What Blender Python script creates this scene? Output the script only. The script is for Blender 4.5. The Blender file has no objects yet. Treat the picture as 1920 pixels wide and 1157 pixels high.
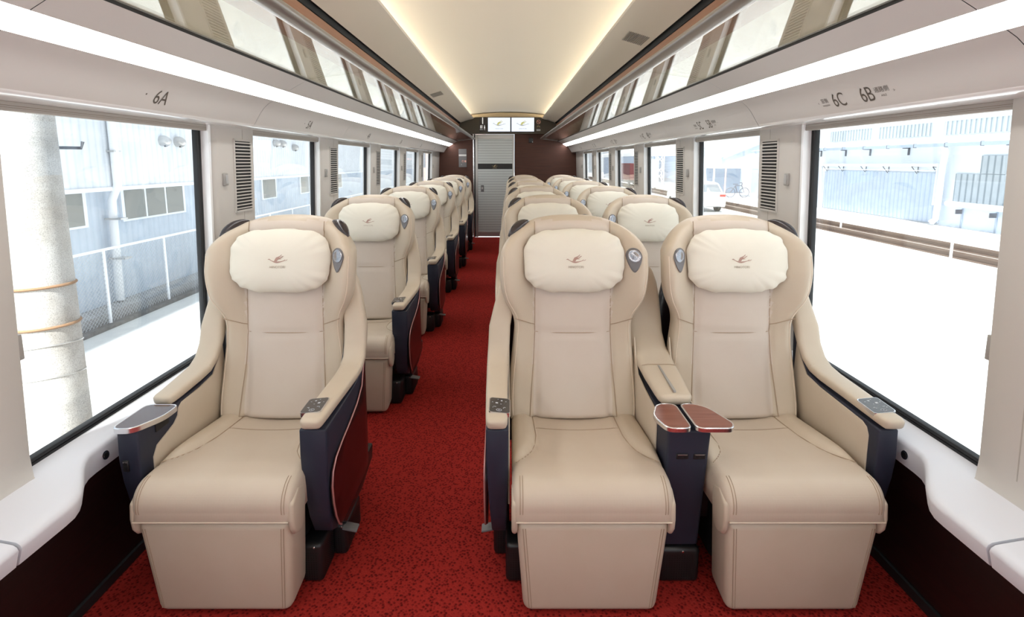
import bpy, bmesh, math, random
import numpy as np
from mathutils import Vector, Matrix
random.seed(7)
SC = bpy.context.scene
COL = SC.collection

# ------------------------------------------------------------------ camera, world, sun, exposure
cam_d = bpy.data.cameras.new('camera')
cam = bpy.data.objects.new('camera', cam_d); COL.objects.link(cam)
cam_d.sensor_fit = 'HORIZONTAL'; cam_d.sensor_width = 36.0; cam_d.lens = 18.0
cam.location = (0.01, 0.0, 1.425)
cam.rotation_euler = (math.radians(90 - 8.0), 0, 0)
cam_d.shift_x = (960 - 953) / 1920.0
cam_d.shift_y = (437.9 - 578.5) / 1920.0
cam_d.clip_start = 0.02; cam_d.clip_end = 500
SC.camera = cam
vs = SC.view_settings
SC.display_settings.display_device = 'sRGB'
vs.view_transform = 'Standard'; vs.look = 'None'; vs.gamma = 1.0; vs.use_curve_mapping = False
vs.exposure = 0.10

world = bpy.data.worlds.new('sky'); SC.world = world; world.use_nodes = True
bg = world.node_tree.nodes['Background']
bg.inputs[0].default_value = (0.86, 0.93, 1.0, 1); bg.inputs[1].default_value = 1.45

sun_d = bpy.data.lights.new('sun', 'SUN'); sun_d.energy = 11.0; sun_d.angle = math.radians(1.5)
sun_d.color = (1.0, 0.98, 0.95)
sun = bpy.data.objects.new('sun', sun_d); COL.objects.link(sun)
sun.rotation_euler = Vector((0.13, 0.80, -1.0)).to_track_quat('-Z', 'Y').to_euler()

STRIP = 11.5      # ceiling light strips
COVE = 25.0        # hidden cove lamps

# ------------------------------------------------------------------ materials
MATS = {}
def mat(name, col, rough=0.5, metal=0.0, spec=0.5, emit=None, estr=0.0, coat=0.0):
    m = bpy.data.materials.new(name); m.use_nodes = True
    b = m.node_tree.nodes['Principled BSDF']
    b.inputs['Base Color'].default_value = (*col, 1); b.inputs['Roughness'].default_value = rough
    b.inputs['Metallic'].default_value = metal; b.inputs['Specular IOR Level'].default_value = spec
    b.inputs['Coat Weight'].default_value = coat
    if emit:
        b.inputs['Emission Color'].default_value = (*emit, 1); b.inputs['Emission Strength'].default_value = estr
    MATS[name] = m
    return m
def nodes(m):
    nt = m.node_tree
    return nt, nt.nodes['Principled BSDF']
def texcoord(nt, scale=(1,1,1), rot=(0,0,0), kind='Object'):
    tc = nt.nodes.new('ShaderNodeTexCoord'); mp = nt.nodes.new('ShaderNodeMapping')
    mp.inputs['Scale'].default_value = scale; mp.inputs['Rotation'].default_value = rot
    nt.links.new(tc.outputs[kind], mp.inputs['Vector']); return mp
def ramp(nt, fac, stops):
    r = nt.nodes.new('ShaderNodeValToRGB'); e = r.color_ramp.elements
    e[0].position, e[0].color = stops[0][0], (*stops[0][1], 1)
    e[1].position, e[1].color = stops[-1][0], (*stops[-1][1], 1)
    for p, c in stops[1:-1]:
        n = e.new(p); n.color = (*c, 1)
    nt.links.new(fac, r.inputs[0]); return r
def noise(nt, vec, scale, detail=3.0, rough=0.55):
    n = nt.nodes.new('ShaderNodeTexNoise'); n.inputs['Scale'].default_value = scale
    n.inputs['Detail'].default_value = detail; n.inputs['Roughness'].default_value = rough
    nt.links.new(vec, n.inputs['Vector']); return n
def bump(nt, b, height, strength, dist=0.002):
    n = nt.nodes.new('ShaderNodeBump'); n.inputs['Strength'].default_value = strength
    n.inputs['Distance'].default_value = dist
    nt.links.new(height, n.inputs['Height']); nt.links.new(n.outputs[0], b.inputs['Normal'])

def leather(name, c1, c2, rough, perf=False, wr=0.12):
    m = mat(name, c1, rough, spec=0.4); nt, b = nodes(m)
    mp = texcoord(nt)
    n = noise(nt, mp.outputs[0], 9.0, 4)
    r = ramp(nt, n.outputs[0], [(0.3, c2), (0.7, c1)])
    nt.links.new(r.outputs[0], b.inputs['Base Color'])
    if perf:
        v = nt.nodes.new('ShaderNodeTexVoronoi'); v.inputs['Scale'].default_value = 240
        v.inputs['Randomness'].default_value = 0.15
        nt.links.new(mp.outputs[0], v.inputs['Vector'])
        bump(nt, b, v.outputs['Distance'], 0.18, 0.001)
    else:
        n2 = noise(nt, mp.outputs[0], 160, 2)
        bump(nt, b, n2.outputs[0], wr, 0.001)
    return m
LEATHER = leather('beige_leather', (0.58, 0.495, 0.388), (0.56, 0.47, 0.36), 0.45)
LEATHERC = leather('pale_centre_leather', (0.625, 0.545, 0.47), (0.61, 0.525, 0.445), 0.45)
LEATHERP = leather('beige_perforated_leather', (0.585, 0.495, 0.395), (0.565, 0.47, 0.37), 0.5, True)
SEAM = mat('seam_thread', (0.40, 0.30, 0.21), 0.7)
PIPING = mat('leather_piping', (0.68, 0.57, 0.45), 0.45)
PILLOW = leather('cream_pillow_cloth', (0.77, 0.735, 0.635), (0.75, 0.71, 0.605), 0.6, wr=0.06)
LOGO = mat('logo_rose_brown', (0.42, 0.27, 0.22), 0.7)
LOGOT = mat('logo_text_grey', (0.50, 0.43, 0.35), 0.7)
NAVY = mat('navy_plastic', (0.020, 0.024, 0.042), 0.5, spec=0.4)
BLACK = mat('black_plastic', (0.010, 0.010, 0.011), 0.4)
DARK = mat('dark_recess', (0.004, 0.004, 0.004), 0.6)
GASK = mat('black_rubber', (0.012, 0.013, 0.015), 0.55)
ALU = mat('brushed_aluminium', (0.78, 0.78, 0.80), 0.25, 1.0)
GREYMET = mat('grey_satin_metal', (0.52, 0.51, 0.50), 0.35, 0.8)
RAILGREY = mat('rack_rail_grey', (0.30, 0.285, 0.27), 0.3, 0.6)
MAROON = mat('maroon_lacquer', (0.012, 0.003, 0.004), 0.3, coat=0.15)
TRIM = mat('rose_trim', (0.45, 0.22, 0.21), 0.3, 0.4)
CLIP = mat('clip_brown_black', (0.035, 0.027, 0.028), 0.25)
GREY = mat('speaker_grey', (0.16, 0.155, 0.16), 0.4)
SPK = mat('speaker_silver', (0.36, 0.36, 0.38), 0.22, 0.85)
WHITE = mat('white_panel', (0.71, 0.73, 0.78), 0.45)
LITW = mat('daylit_white_trim', (0.88, 0.89, 0.90), 0.25, coat=1.0)  # window light on trim and reveals put into a brighter white
PILLAR = mat('pillar_offwhite', (0.59, 0.565, 0.53), 0.5)
COVEP = mat('cove_panel_ivory', (0.60, 0.58, 0.56), 0.5)
CEIL = mat('ceiling_cream', (0.94, 0.88, 0.765), 0.6)
POCKET = mat('cove_pocket_grey', (0.22, 0.20, 0.17), 0.7)  # unseen cove lining, greyed to cut the lamp glow inside the pocket
BLIND = mat('blind_taupe', (0.42, 0.39, 0.35), 0.6)
BLINDC = mat('blind_line', (0.20, 0.15, 0.11), 0.7)
INK = mat('lettering_grey_brown', (0.10, 0.085, 0.07), 0.6)
SKIRT = mat('black_skirting', (0.012, 0.014, 0.015), 0.45)
HEADER = mat('header_brown', (0.075, 0.062, 0.045), 0.4)
HEADL = mat('header_tan', (0.46, 0.36, 0.22), 0.5)
STRIPM = mat('light_strip_diffuser', (0.9, 0.9, 0.9), 0.5, emit=(1.0, 0.985, 0.965), estr=STRIP)
COVEM = mat('cove_lamp', (0.9, 0.8, 0.6), 0.5, emit=(1.0, 0.90, 0.72), estr=COVE)
SCREEN = mat('screen_white', (0.05, 0.05, 0.05), 0.3, emit=(0.86, 0.92, 1.0), estr=1.0)
SCRY = mat('screen_olive', (0.02, 0.02, 0.02), 0.4, emit=(0.50, 0.48, 0.16), estr=1.0)
SCRG = mat('screen_grey', (0.02, 0.02, 0.02), 0.4, emit=(0.38, 0.40, 0.38), estr=1.0)
SIGNW = mat('sign_white', (0.8, 0.8, 0.8), 0.5, emit=(0.9, 0.9, 0.9), estr=0.5)
SIGNR = mat('sign_red', (0.55, 0.10, 0.08), 0.5)
SIGNP = mat('sign_pink', (0.75, 0.42, 0.35), 0.5)
BUTTON = mat('hook_grey', (0.36, 0.35, 0.33), 0.4)
ICON = mat('icon_pale_grey', (0.55, 0.57, 0.60), 0.5)
PAD = mat('control_glass', (0.045, 0.045, 0.045), 0.12, coat=0.6)
CREAMBACK = mat('rack_back_cream', (0.62, 0.56, 0.46), 0.5)

def wood(name, c1, c2, scale, rough, axis='x', coat=0.0):
    m = mat(name, c1, rough, coat=coat); nt, b = nodes(m)
    mp = texcoord(nt, scale)
    n = noise(nt, mp.outputs[0], 3.0, 6, 0.6)
    r = ramp(nt, n.outputs[0], [(0.3, c2), (0.68, c1)])
    nt.links.new(r.outputs[0], b.inputs['Base Color'])
    return m
WOODEND = wood('dark_red_wood', (0.085, 0.025, 0.011), (0.040, 0.010, 0.005), (0.8, 1, 40), 0.6, coat=0.0)
WOODLOW = wood('dark_wainscot_wood', (0.022, 0.006, 0.005), (0.010, 0.004, 0.004), (1, 0.8, 34), 0.45)
WOODTOP = wood('orange_brown_wood', (0.40, 0.195, 0.115), (0.34, 0.16, 0.09), (6, 0.8, 30), 0.35)
WOODLEAF = wood('table_leaf_wood', (0.27, 0.105, 0.075), (0.18, 0.065, 0.045), (1.5, 60, 1), 0.22, coat=0.3)
WOODTRAY = wood('dark_tray_wood', (0.07, 0.03, 0.025), (0.05, 0.02, 0.018), (1.5, 60, 1), 0.16, coat=0.5)

# carpet: red with dark woven flecks
CARPET = mat('red_carpet', (0.3, 0.012, 0.01), 0.95, spec=0.05); nt, b = nodes(CARPET)
mp = texcoord(nt, (1, 1, 1), (0, 0, math.radians(38)))
vo = nt.nodes.new('ShaderNodeTexVoronoi'); vo.inputs['Scale'].default_value = 92; vo.inputs['Randomness'].default_value = 0.75
nt.links.new(mp.outputs[0], vo.inputs['Vector'])
r1 = ramp(nt, vo.outputs['Distance'], [(0.0, (0.04, 0.004, 0.004)), (0.30, (0.17, 0.012, 0.010)), (0.55, (0.34, 0.026, 0.020))])
nn = noise(nt, mp.outputs[0], 420, 2)
mx = nt.nodes.new('ShaderNodeMix'); mx.data_type = 'RGBA'; mx.blend_type = 'MULTIPLY'; mx.inputs[0].default_value = 0.55
r2 = ramp(nt, nn.outputs[0], [(0.3, (0.45, 0.45, 0.45)), (0.7, (1.3, 1.3, 1.3))])
nt.links.new(r1.outputs[0], mx.inputs[6]); nt.links.new(r2.outputs[0], mx.inputs[7])
nt.links.new(mx.outputs[2], b.inputs['Base Color'])
bump(nt, b, vo.outputs['Distance'], 0.5, 0.004)

def glass(name, tint, rough=0.0, ior=1.5):
    m = bpy.data.materials.new(name); m.use_nodes = True; nt = m.node_tree
    nt.nodes.clear()
    o = nt.nodes.new('ShaderNodeOutputMaterial'); t = nt.nodes.new('ShaderNodeBsdfTransparent')
    g = nt.nodes.new('ShaderNodeBsdfGlossy'); f = nt.nodes.new('ShaderNodeFresnel'); x = nt.nodes.new('ShaderNodeMixShader')
    t.inputs[0].default_value = (*tint, 1); g.inputs['Roughness'].default_value = rough
    g.inputs['Color'].default_value = (1, 1, 1, 1)
    ge = nt.nodes.new('ShaderNodeNewGeometry'); mxv = nt.nodes.new('ShaderNodeMix'); mxv.data_type = 'FLOAT'
    mxv.inputs[2].default_value = ior; mxv.inputs[3].default_value = 1.0 / ior     # same reflectance entering and leaving the pane
    nt.links.new(ge.outputs['Backfacing'], mxv.inputs[0]); nt.links.new(mxv.outputs[0], f.inputs[0])
    nt.links.new(f.outputs[0], x.inputs[0]); nt.links.new(t.outputs[0], x.inputs[1]); nt.links.new(g.outputs[0], x.inputs[2])
    nt.links.new(x.outputs[0], o.inputs[0]); return m
GLASS = glass('window_glass', (0.96, 0.98, 0.98))
RACKGLASS = glass('rack_glass', (0.93, 0.94, 0.90))

# striped frosted door glass
DOORG = mat('striped_door_glass', (0.3, 0.33, 0.33), 0.25); nt, b = nodes(DOORG)
mp = texcoord(nt, (1, 1, 1)); sx = nt.nodes.new('ShaderNodeSeparateXYZ'); nt.links.new(mp.outputs[0], sx.inputs[0])
ml = nt.nodes.new('ShaderNodeMath'); ml.operation = 'MULTIPLY'; ml.inputs[1].default_value = 21.0
nt.links.new(sx.outputs[2], ml.inputs[0])
fr = nt.nodes.new('ShaderNodeMath'); fr.operation = 'FRACT'; nt.links.new(ml.outputs[0], fr.inputs[0])
r1 = ramp(nt, fr.outputs[0], [(0.0, (0.34, 0.37, 0.38)), (0.16, (0.36, 0.39, 0.40)), (0.2, (0.56, 0.60, 0.60)), (1.0, (0.58, 0.62, 0.62))])
nt.links.new(r1.outputs[0], b.inputs['Base Color'])

def corr(name, c1, c2, freq, axis=1):
    """corrugated sheet: colour darker along the troughs, bump on the same wave"""
    m = mat(name, c1, 0.7); nt, b = nodes(m)
    mp = texcoord(nt); sx = nt.nodes.new('ShaderNodeSeparateXYZ'); nt.links.new(mp.outputs[0], sx.inputs[0])
    ml = nt.nodes.new('ShaderNodeMath'); ml.operation = 'MULTIPLY'; ml.inputs[1].default_value = freq
    nt.links.new(sx.outputs[axis], ml.inputs[0])
    sn = nt.nodes.new('ShaderNodeMath'); sn.operation = 'SINE'; nt.links.new(ml.outputs[0], sn.inputs[0])
    ad = nt.nodes.new('ShaderNodeMath'); ad.operation = 'MULTIPLY_ADD'; ad.inputs[1].default_value = 0.5; ad.inputs[2].default_value = 0.5
    nt.links.new(sn.outputs[0], ad.inputs[0])
    r = ramp(nt, ad.outputs[0], [(0.0, c2), (0.35, c1), (1.0, c1)])
    ns = noise(nt, mp.outputs[0], 2.5, 4)
    r2 = ramp(nt, ns.outputs[0], [(0.3, (0.9, 0.9, 0.9)), (0.6, (1, 1, 1))])
    mx = nt.nodes.new('ShaderNodeMix'); mx.data_type = 'RGBA'; mx.blend_type = 'MULTIPLY'; mx.inputs[0].default_value = 1
    nt.links.new(r.outputs[0], mx.inputs[6]); nt.links.new(r2.outputs[0], mx.inputs[7])
    nt.links.new(mx.outputs[2], b.inputs['Base Color'])
    bump(nt, b, ad.outputs[0], 0.6, 0.02)
    return m
SHEETW = corr('white_corrugated_sheet', (0.72, 0.75, 0.79), (0.63, 0.67, 0.72), 2 * math.pi / 0.16)
SHEETL = corr('pale_corrugated_sheet', (0.55, 0.62, 0.71), (0.50, 0.58, 0.67), 2 * math.pi / 0.16)
SHEETB = corr('blue_grey_corrugated_sheet', (0.45, 0.53, 0.65), (0.35, 0.44, 0.56), 2 * math.pi / 0.24)
SHEETG = corr('weathered_grey_sheet', (0.42, 0.47, 0.51), (0.20, 0.24, 0.27), 2 * math.pi / 0.26)
WALLW = mat('white_render', (0.68, 0.73, 0.79), 0.8)
WALLBL = mat('pale_blue_wall', (0.60, 0.68, 0.80), 0.8)
ROOFW = mat('pale_roof', (0.80, 0.82, 0.84), 0.7)
PIPEW = mat('white_pipe', (0.85, 0.87, 0.90), 0.5)
STEELB = mat('blue_grey_steel', (0.35, 0.42, 0.52), 0.6)
STEELD = mat('dark_steel', (0.10, 0.11, 0.13), 0.6)
RUSTM = mat('rust', (0.34, 0.20, 0.11), 0.9)
RAILM = mat('rail_brown', (0.16, 0.11, 0.085), 0.7)
WINDG = mat('far_window_glass', (0.20, 0.21, 0.20), 0.2)
FRAMEW = mat('far_window_frame', (0.78, 0.82, 0.88), 0.5)
MESHW = mat('fence_white', (0.85, 0.87, 0.90), 0.5)
WIRE = mat('fence_wire', (0.50, 0.53, 0.56), 0.5)
YELLOW = mat('yellow_block', (0.62, 0.52, 0.20), 0.7)
CARW = mat('car_white', (0.85, 0.86, 0.88), 0.3, coat=0.5)
CARG = mat('car_glass', (0.16, 0.18, 0.20), 0.1)
CARR = mat('tail_light_red', (0.55, 0.04, 0.03), 0.3)
TYRE = mat('tyre_black', (0.03, 0.03, 0.03), 0.8)
REDW = mat('wagon_red', (0.10, 0.022, 0.024), 0.7)
PINKP = mat('pink_post', (0.72, 0.40, 0.36), 0.7)
BIKE = mat('bicycle_dark', (0.12, 0.13, 0.16), 0.6)

def ground_mat(name, c1, c2, sc):
    m = mat(name, c1, 0.9, spec=0.1); nt, b = nodes(m); mp = texcoord(nt)
    n = noise(nt, mp.outputs[0], sc, 6, 0.7)
    r = ramp(nt, n.outputs[0], [(0.35, c2), (0.6, c1)]); nt.links.new(r.outputs[0], b.inputs['Base Color']); return m
GROUNDL = ground_mat('pale_concrete', (0.66, 0.67, 0.66), (0.60, 0.61, 0.61), 3.0)
GROUNDR = ground_mat('pale_gravel', (0.74, 0.74, 0.73), (0.66, 0.66, 0.65), 6.0)
TRACKG = ground_mat('track_ballast', (0.62, 0.61, 0.58), (0.48, 0.47, 0.45), 5.0)
KERB = ground_mat('dark_kerb', (0.20, 0.20, 0.20), (0.13, 0.13, 0.13), 8.0)
DIRT = ground_mat('grey_dirt', (0.42, 0.42, 0.42), (0.30, 0.30, 0.30), 4.0)
# weathered concrete pole
POLEM = mat('weathered_concrete', (0.6, 0.59, 0.56), 0.9, spec=0.1); nt, b = nodes(POLEM); mp = texcoord(nt)
n1 = noise(nt, mp.outputs[0], 170, 4, 0.7); n2 = noise(nt, mp.outputs[0], 4, 4)
r1 = ramp(nt, n1.outputs[0], [(0.36, (0.38, 0.37, 0.36)), (0.52, (0.66, 0.645, 0.62))])
r2 = ramp(nt, n2.outputs[0], [(0.35, (0.75, 0.72, 0.68)), (0.6, (1, 1, 1))])
mx = nt.nodes.new('ShaderNodeMix'); mx.data_type = 'RGBA'; mx.blend_type = 'MULTIPLY'; mx.inputs[0].default_value = 1
nt.links.new(r1.outputs[0], mx.inputs[6]); nt.links.new(r2.outputs[0], mx.inputs[7]); nt.links.new(mx.outputs[2], b.inputs['Base Color'])

# ------------------------------------------------------------------ mesh helpers
class MB:
    def __init__(s):
        s.bm = bmesh.new(); s.mats = []
    def mi(s, m):
        if m not in s.mats: s.mats.append(m)
        return s.mats.index(m)
    def grid(s, rows, m, cu=False, cv=False, flip=False):
        """rows: list of rings of points"""
        bm = s.bm; k = s.mi(m)
        V = [[bm.verts.new(p) for p in r] for r in rows]
        n, w = len(V), len(V[0])
        for i in range(n if cv else n - 1):
            for j in range(w if cu else w - 1):
                a, b_, c, d = V[i][j], V[i][(j + 1) % w], V[(i + 1) % n][(j + 1) % w], V[(i + 1) % n][j]
                try:
                    f = bm.faces.new((a, d, c, b_) if flip else (a, b_, c, d)); f.material_index = k
                except ValueError: pass
        return V
    def face(s, pts, m):
        f = s.bm.faces.new([s.bm.verts.new(p) for p in pts]); f.material_index = s.mi(m); return f
    def cap(s, ring, m, flip=False):
        try:
            f = s.bm.faces.new(list(reversed(ring)) if flip else ring); f.material_index = s.mi(m)
        except ValueError: pass
    def box(s, x0, x1, y0, y1, z0, z1, m, bev=0.0, seg=2):
        vs_ = [s.bm.verts.new((x, y, z)) for x in (x0, x1) for y in (y0, y1) for z in (z0, z1)]
        k = s.mi(m); fs = []
        for q in ((0,1,3,2),(4,6,7,5),(0,4,5,1),(2,3,7,6),(0,2,6,4),(1,5,7,3)):
            f = s.bm.faces.new([vs_[i] for i in q]); f.material_index = k; fs.append(f)
        if bev > 0: s._bev(fs, bev, seg)
        return vs_
    def _bev(s, fs, bev, seg, ang=0.5):
        for f in fs: f.normal_update()
        es = set(e for f in fs for e in f.edges)
        es = [e for e in es if len(e.link_faces) == 2 and e.calc_face_angle(0) > ang]
        bmesh.ops.bevel(s.bm, geom=es, offset=bev, segments=seg, profile=0.5, affect='EDGES', clamp_overlap=True)
    def hexa(s, p, m, bev=0.0, seg=2):
        """8 points: bottom 4 ring, top 4 ring"""
        vs_ = [s.bm.verts.new(q) for q in p]; k = s.mi(m); fs = []
        for q in ((3,2,1,0),(4,5,6,7),(0,1,5,4),(1,2,6,5),(2,3,7,6),(3,0,4,7)):
            f = s.bm.faces.new([vs_[i] for i in q]); f.material_index = k; fs.append(f)
        if bev > 0: s._bev(fs, bev, seg)
    def prism(s, poly, axis, a0, a1, m, bev=0.0, seg=2):
        def P(u, v, a):
            return {'x': (a, u, v), 'y': (u, a, v), 'z': (u, v, a)}[axis]
        A = [s.bm.verts.new(P(u, v, a0)) for u, v in poly]; B = [s.bm.verts.new(P(u, v, a1)) for u, v in poly]
        k = s.mi(m); fs = []
        f = s.bm.faces.new(A); f.material_index = k; fs.append(f)
        f = s.bm.faces.new(B[::-1]); f.material_index = k; fs.append(f)
        n = len(poly)
        for i in range(n):
            f = s.bm.faces.new((A[i], B[i], B[(i + 1) % n], A[(i + 1) % n])); f.material_index = k; fs.append(f)
        bmesh.ops.recalc_face_normals(s.bm, faces=fs)
        if bev > 0: s._bev(fs, bev, seg, 0.7)
        return A, B
    def tube(s, path, r, m, n=6, caps=True, closed=False):
        path = [Vector(p) for p in path]; rings = []
        for i, p in enumerate(path):
            if closed: t = path[(i + 1) % len(path)] - path[i - 1]
            else: t = path[min(i + 1, len(path) - 1)] - path[max(i - 1, 0)]
            t.normalize()
            u = t.orthogonal().normalized() if i == 0 else (u - t * u.dot(t)).normalized()
            v = t.cross(u); rr = r[i] if isinstance(r, (list, tuple)) else r
            rings.append([p + (u * math.cos(2 * math.pi * k / n) + v * math.sin(2 * math.pi * k / n)) * rr for k in range(n)])
        V = s.grid(rings, m, cu=True, cv=closed)
        if caps and not closed: s.cap(V[0], m, True); s.cap(V[-1], m)
    def disc(s, c, ax, r0, r1, h, m, n=24):
        """cylinder/cone from c along ax"""
        ax = Vector(ax).normalized(); u = ax.orthogonal().normalized(); v = ax.cross(u); c = Vector(c)
        R = [[c + ax * hh + (u * math.cos(2*math.pi*k/n) + v * math.sin(2*math.pi*k/n)) * rr for k in range(n)] for hh, rr in ((0, r0), (h, r1))]
        V = s.grid(R, m, cu=True); s.cap(V[0], m, True); s.cap(V[-1], m)
    def build(s, name, parent=None, smooth=True, angle=40, recalc=True, loc=None):
        bm = s.bm
        bmesh.ops.remove_doubles(bm, verts=bm.verts, dist=1e-6)
        if recalc: bmesh.ops.recalc_face_normals(bm, faces=bm.faces)
        me = bpy.data.meshes.new(name); bm.to_mesh(me); bm.free()
        for m in s.mats: me.materials.append(m)
        if smooth:
            me.shade_smooth(); me.set_sharp_from_angle(angle=math.radians(angle))
        o = bpy.data.objects.new(name, me); COL.objects.link(o)
        if parent: o.parent = parent
        if loc: o.location = loc
        return o
def empty(name, loc=(0,0,0), parent=None):
    o = bpy.data.objects.new(name, None); COL.objects.link(o); o.location = loc; o.empty_display_size = 0.05
    if parent: o.parent = parent
    return o
def tag(o, label, cat=None, group=None, kind=None):
    o['label'] = label
    if cat: o['category'] = cat
    if group: o['group'] = group
    if kind: o['kind'] = kind
    return o
def struct(o, label=None):
    o['kind'] = 'structure'
    if label: o['label'] = label
    return o
KIDS = {}
def copy_tree(o, parent=None):
    c = o.copy(); COL.objects.link(c); c.parent = parent
    for ch in [x for x in COL.objects if x.parent == o]: copy_tree(ch, c)
    return c
def text_mesh(txt, size, m, name, shear=0.0, extrude=0.0006, align='CENTER'):
    cu = bpy.data.curves.new(name, 'FONT'); cu.body = txt; cu.size = size; cu.align_x = align; cu.align_y = 'CENTER'
    cu.extrude = extrude; cu.shear = shear; cu.resolution_u = 4
    t = bpy.data.objects.new(name, cu); COL.objects.link(t)
    dg = bpy.context.evaluated_depsgraph_get(); dg.update()
    me = bpy.data.meshes.new_from_object(t.evaluated_get(dg))
    COL.objects.unlink(t); bpy.data.objects.remove(t)
    me.materials.clear(); me.materials.append(m)
    o = bpy.data.objects.new(name, me); COL.objects.link(o); return o
def basis(xa, za, loc):
    """matrix whose local X = xa, local Z (out of the lettering) = za"""
    xa = Vector(xa).normalized(); za = Vector(za).normalized(); ya = za.cross(xa).normalized(); za = xa.cross(ya)
    M = Matrix((xa, ya, za)).transposed().to_4x4(); M.translation = Vector(loc); return M
def sst(a, b_, x):
    t = np.clip((x - a) / (b_ - a), 0, 1); return t * t * (3 - 2 * t)

# bird emblem, unit width 1, x right, y up
BIRD = [
 [(-.50,-.00),(-.455,.028),(-.40,.035),(-.37,.005),(-.30,-.045),(-.22,-.075),(-.16,-.085),(-.02,-.095),(.12,-.09),(.25,-.065),(.36,-.03),(.37,-.05),(.22,-.105),(.08,-.15),(-.03,-.175),(-.12,-.165),(-.22,-.125),(-.33,-.06),(-.41,-.012)],
 [(-.18,-.08),(-.13,.02),(-.08,.10),(.02,.135),(.11,.18),(.19,.245),(.20,.215),(.13,.145),(.05,.10),(.12,.10),(.20,.145),(.29,.185),(.27,.15),(.18,.085),(.08,.055),(.15,.045),(.20,.03),(.13,.015),(.03,.005),(-.02,-.06),(-.04,-.09)],
 [(.28,-.055),(.36,-.005),(.40,.0),(.34,-.04)], [(.36,-.06),(.44,-.015),(.50,.01),(.47,-.03),(.40,-.065)],
]
def bird(mb, fn, w, mats_):
    for i, poly in enumerate(BIRD):
        mb.face([fn(x * w, y * w) for x, y in poly], mats_[min(i, len(mats_) - 1)])

# ------------------------------------------------------------------ car section (right side, x>0)
YB, YE = -1.7, 9.65          # behind the camera / end wall
LEAN = 0.04
def xw(z): return 1.27 + LEAN * (1.57 - z)      # pillar face
def xg(z): return 1.312 + LEAN * (1.57 - z)     # glass plane
P0 = 0.9605                                     # start of the pillar before window 1
PITCH = 1.3
Z0, Z1 = 0.575, 1.583                           # glass opening

def strip_mesh(name, prof, y0, y1, m, sides=(-1, 1), thick=0.0, parent=None, angle=40):
    mb = MB()
    for s in sides:
        mb.grid([[(s * x, y, z) for x, z in prof] for y in (y0, y1)], m)
    return mb.build(name, parent, angle=angle)

mb = MB(); mb.box(-1.36, 1.36, YB, YE, -0.04, 0.0, CARPET); struct(mb.build('floor', smooth=False), 'red woven carpet')
# ceiling: vault, cove, side panels
vault = []
for i in range(-16, 17):
    x = 0.86 * i / 16; vault.append((x, 2.325 - 0.045 * (abs(x) / 0.70) ** 2.2))
mb = MB()
vy = [YB, 0.42, 2.86, 5.3, 7.74, YE]
for a, b_ in zip(vy[:-1], vy[1:]):
    mb.grid([[(x, y, z) for x, z in vault if abs(x) < .71] for y in (a + 0.002, b_ - 0.002)], CEIL)
    for s in (-1, 1): mb.grid([[(x, y, z) for x, z in vault if x * s > .69] for y in (a + 0.002, b_ - 0.002)], POCKET)
for s in (-1, 1):
    mb.grid([[(s * x, y, z) for x, z in [(0.86, 2.254), (0.895, 2.245), (0.905, 2.225), (0.90, 2.165), (0.70, 2.205), (0.645, 2.222)]] for y in (YB, YE)], POCKET)
    mb.grid([[(s * x, y, z) for x, z in [(0.645, 2.222), (0.632, 2.222), (0.624, 2.214), (0.63, 2.204), (0.65, 2.198), (0.70, 2.186), (0.78, 2.164), (0.868, 2.136), (0.872, 2.15)]] for y in (YB, YE)], CEIL)
mb.box(-1.4, 1.4, YB, YE, 2.36, 2.40, CEIL)
ceiling = struct(mb.build('ceiling', angle=35), 'cream vaulted ceiling with lit coves')
for s, nm in ((-1, 'left'), (1, 'right')):
    mb = MB(); mb.hexa([(s*x, y, z) for z0 in (0, 1) for x, z, y in ((.850, 2.180 + .010*z0, YB + .05), (.885, 2.174 + .050*z0, YB + .05), (.885, 2.174 + .050*z0, YE - .12), (.850, 2.180 + .010*z0, YE - .12))], COVEM)
    tag(mb.build('cove_lamp', smooth=False), 'warm hidden lamp strip inside the %s ceiling cove' % nm, 'lamp')
# ceiling air grilles
def ceil_grille(x0, x1, y0, y1, label):
    mb = MB(); sg = 1 if x0 > 0 else -1
    def zc(x): return 2.2035 - (abs(x) - 0.63) * 0.285 - 0.0035
    n = 12
    for i in range(n):
        xa = x0 + (x1 - x0) * (i + 0.3) / n; xb = x0 + (x1 - x0) * (i + 0.7) / n
        mb.hexa([(xa, y0, zc(xa)), (xb, y0, zc(xb)), (xb, y1, zc(xb)), (xa, y1, zc(xa)), (xa, y0, zc(xa)+.006), (xb, y0, zc(xb)+.006), (xb, y1, zc(xb)+.006), (xa, y1, zc(xa)+.006)], BLIND)
    tag(mb.build('ceiling_grille', smooth=False), label, 'grille')
ceil_grille(0.715, 0.84, 3.13, 3.33, 'small slotted grille in the right ceiling panel')
ceil_grille(-0.84, -0.72, 5.70, 5.95, 'small slotted grille in the left ceiling panel')

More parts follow.
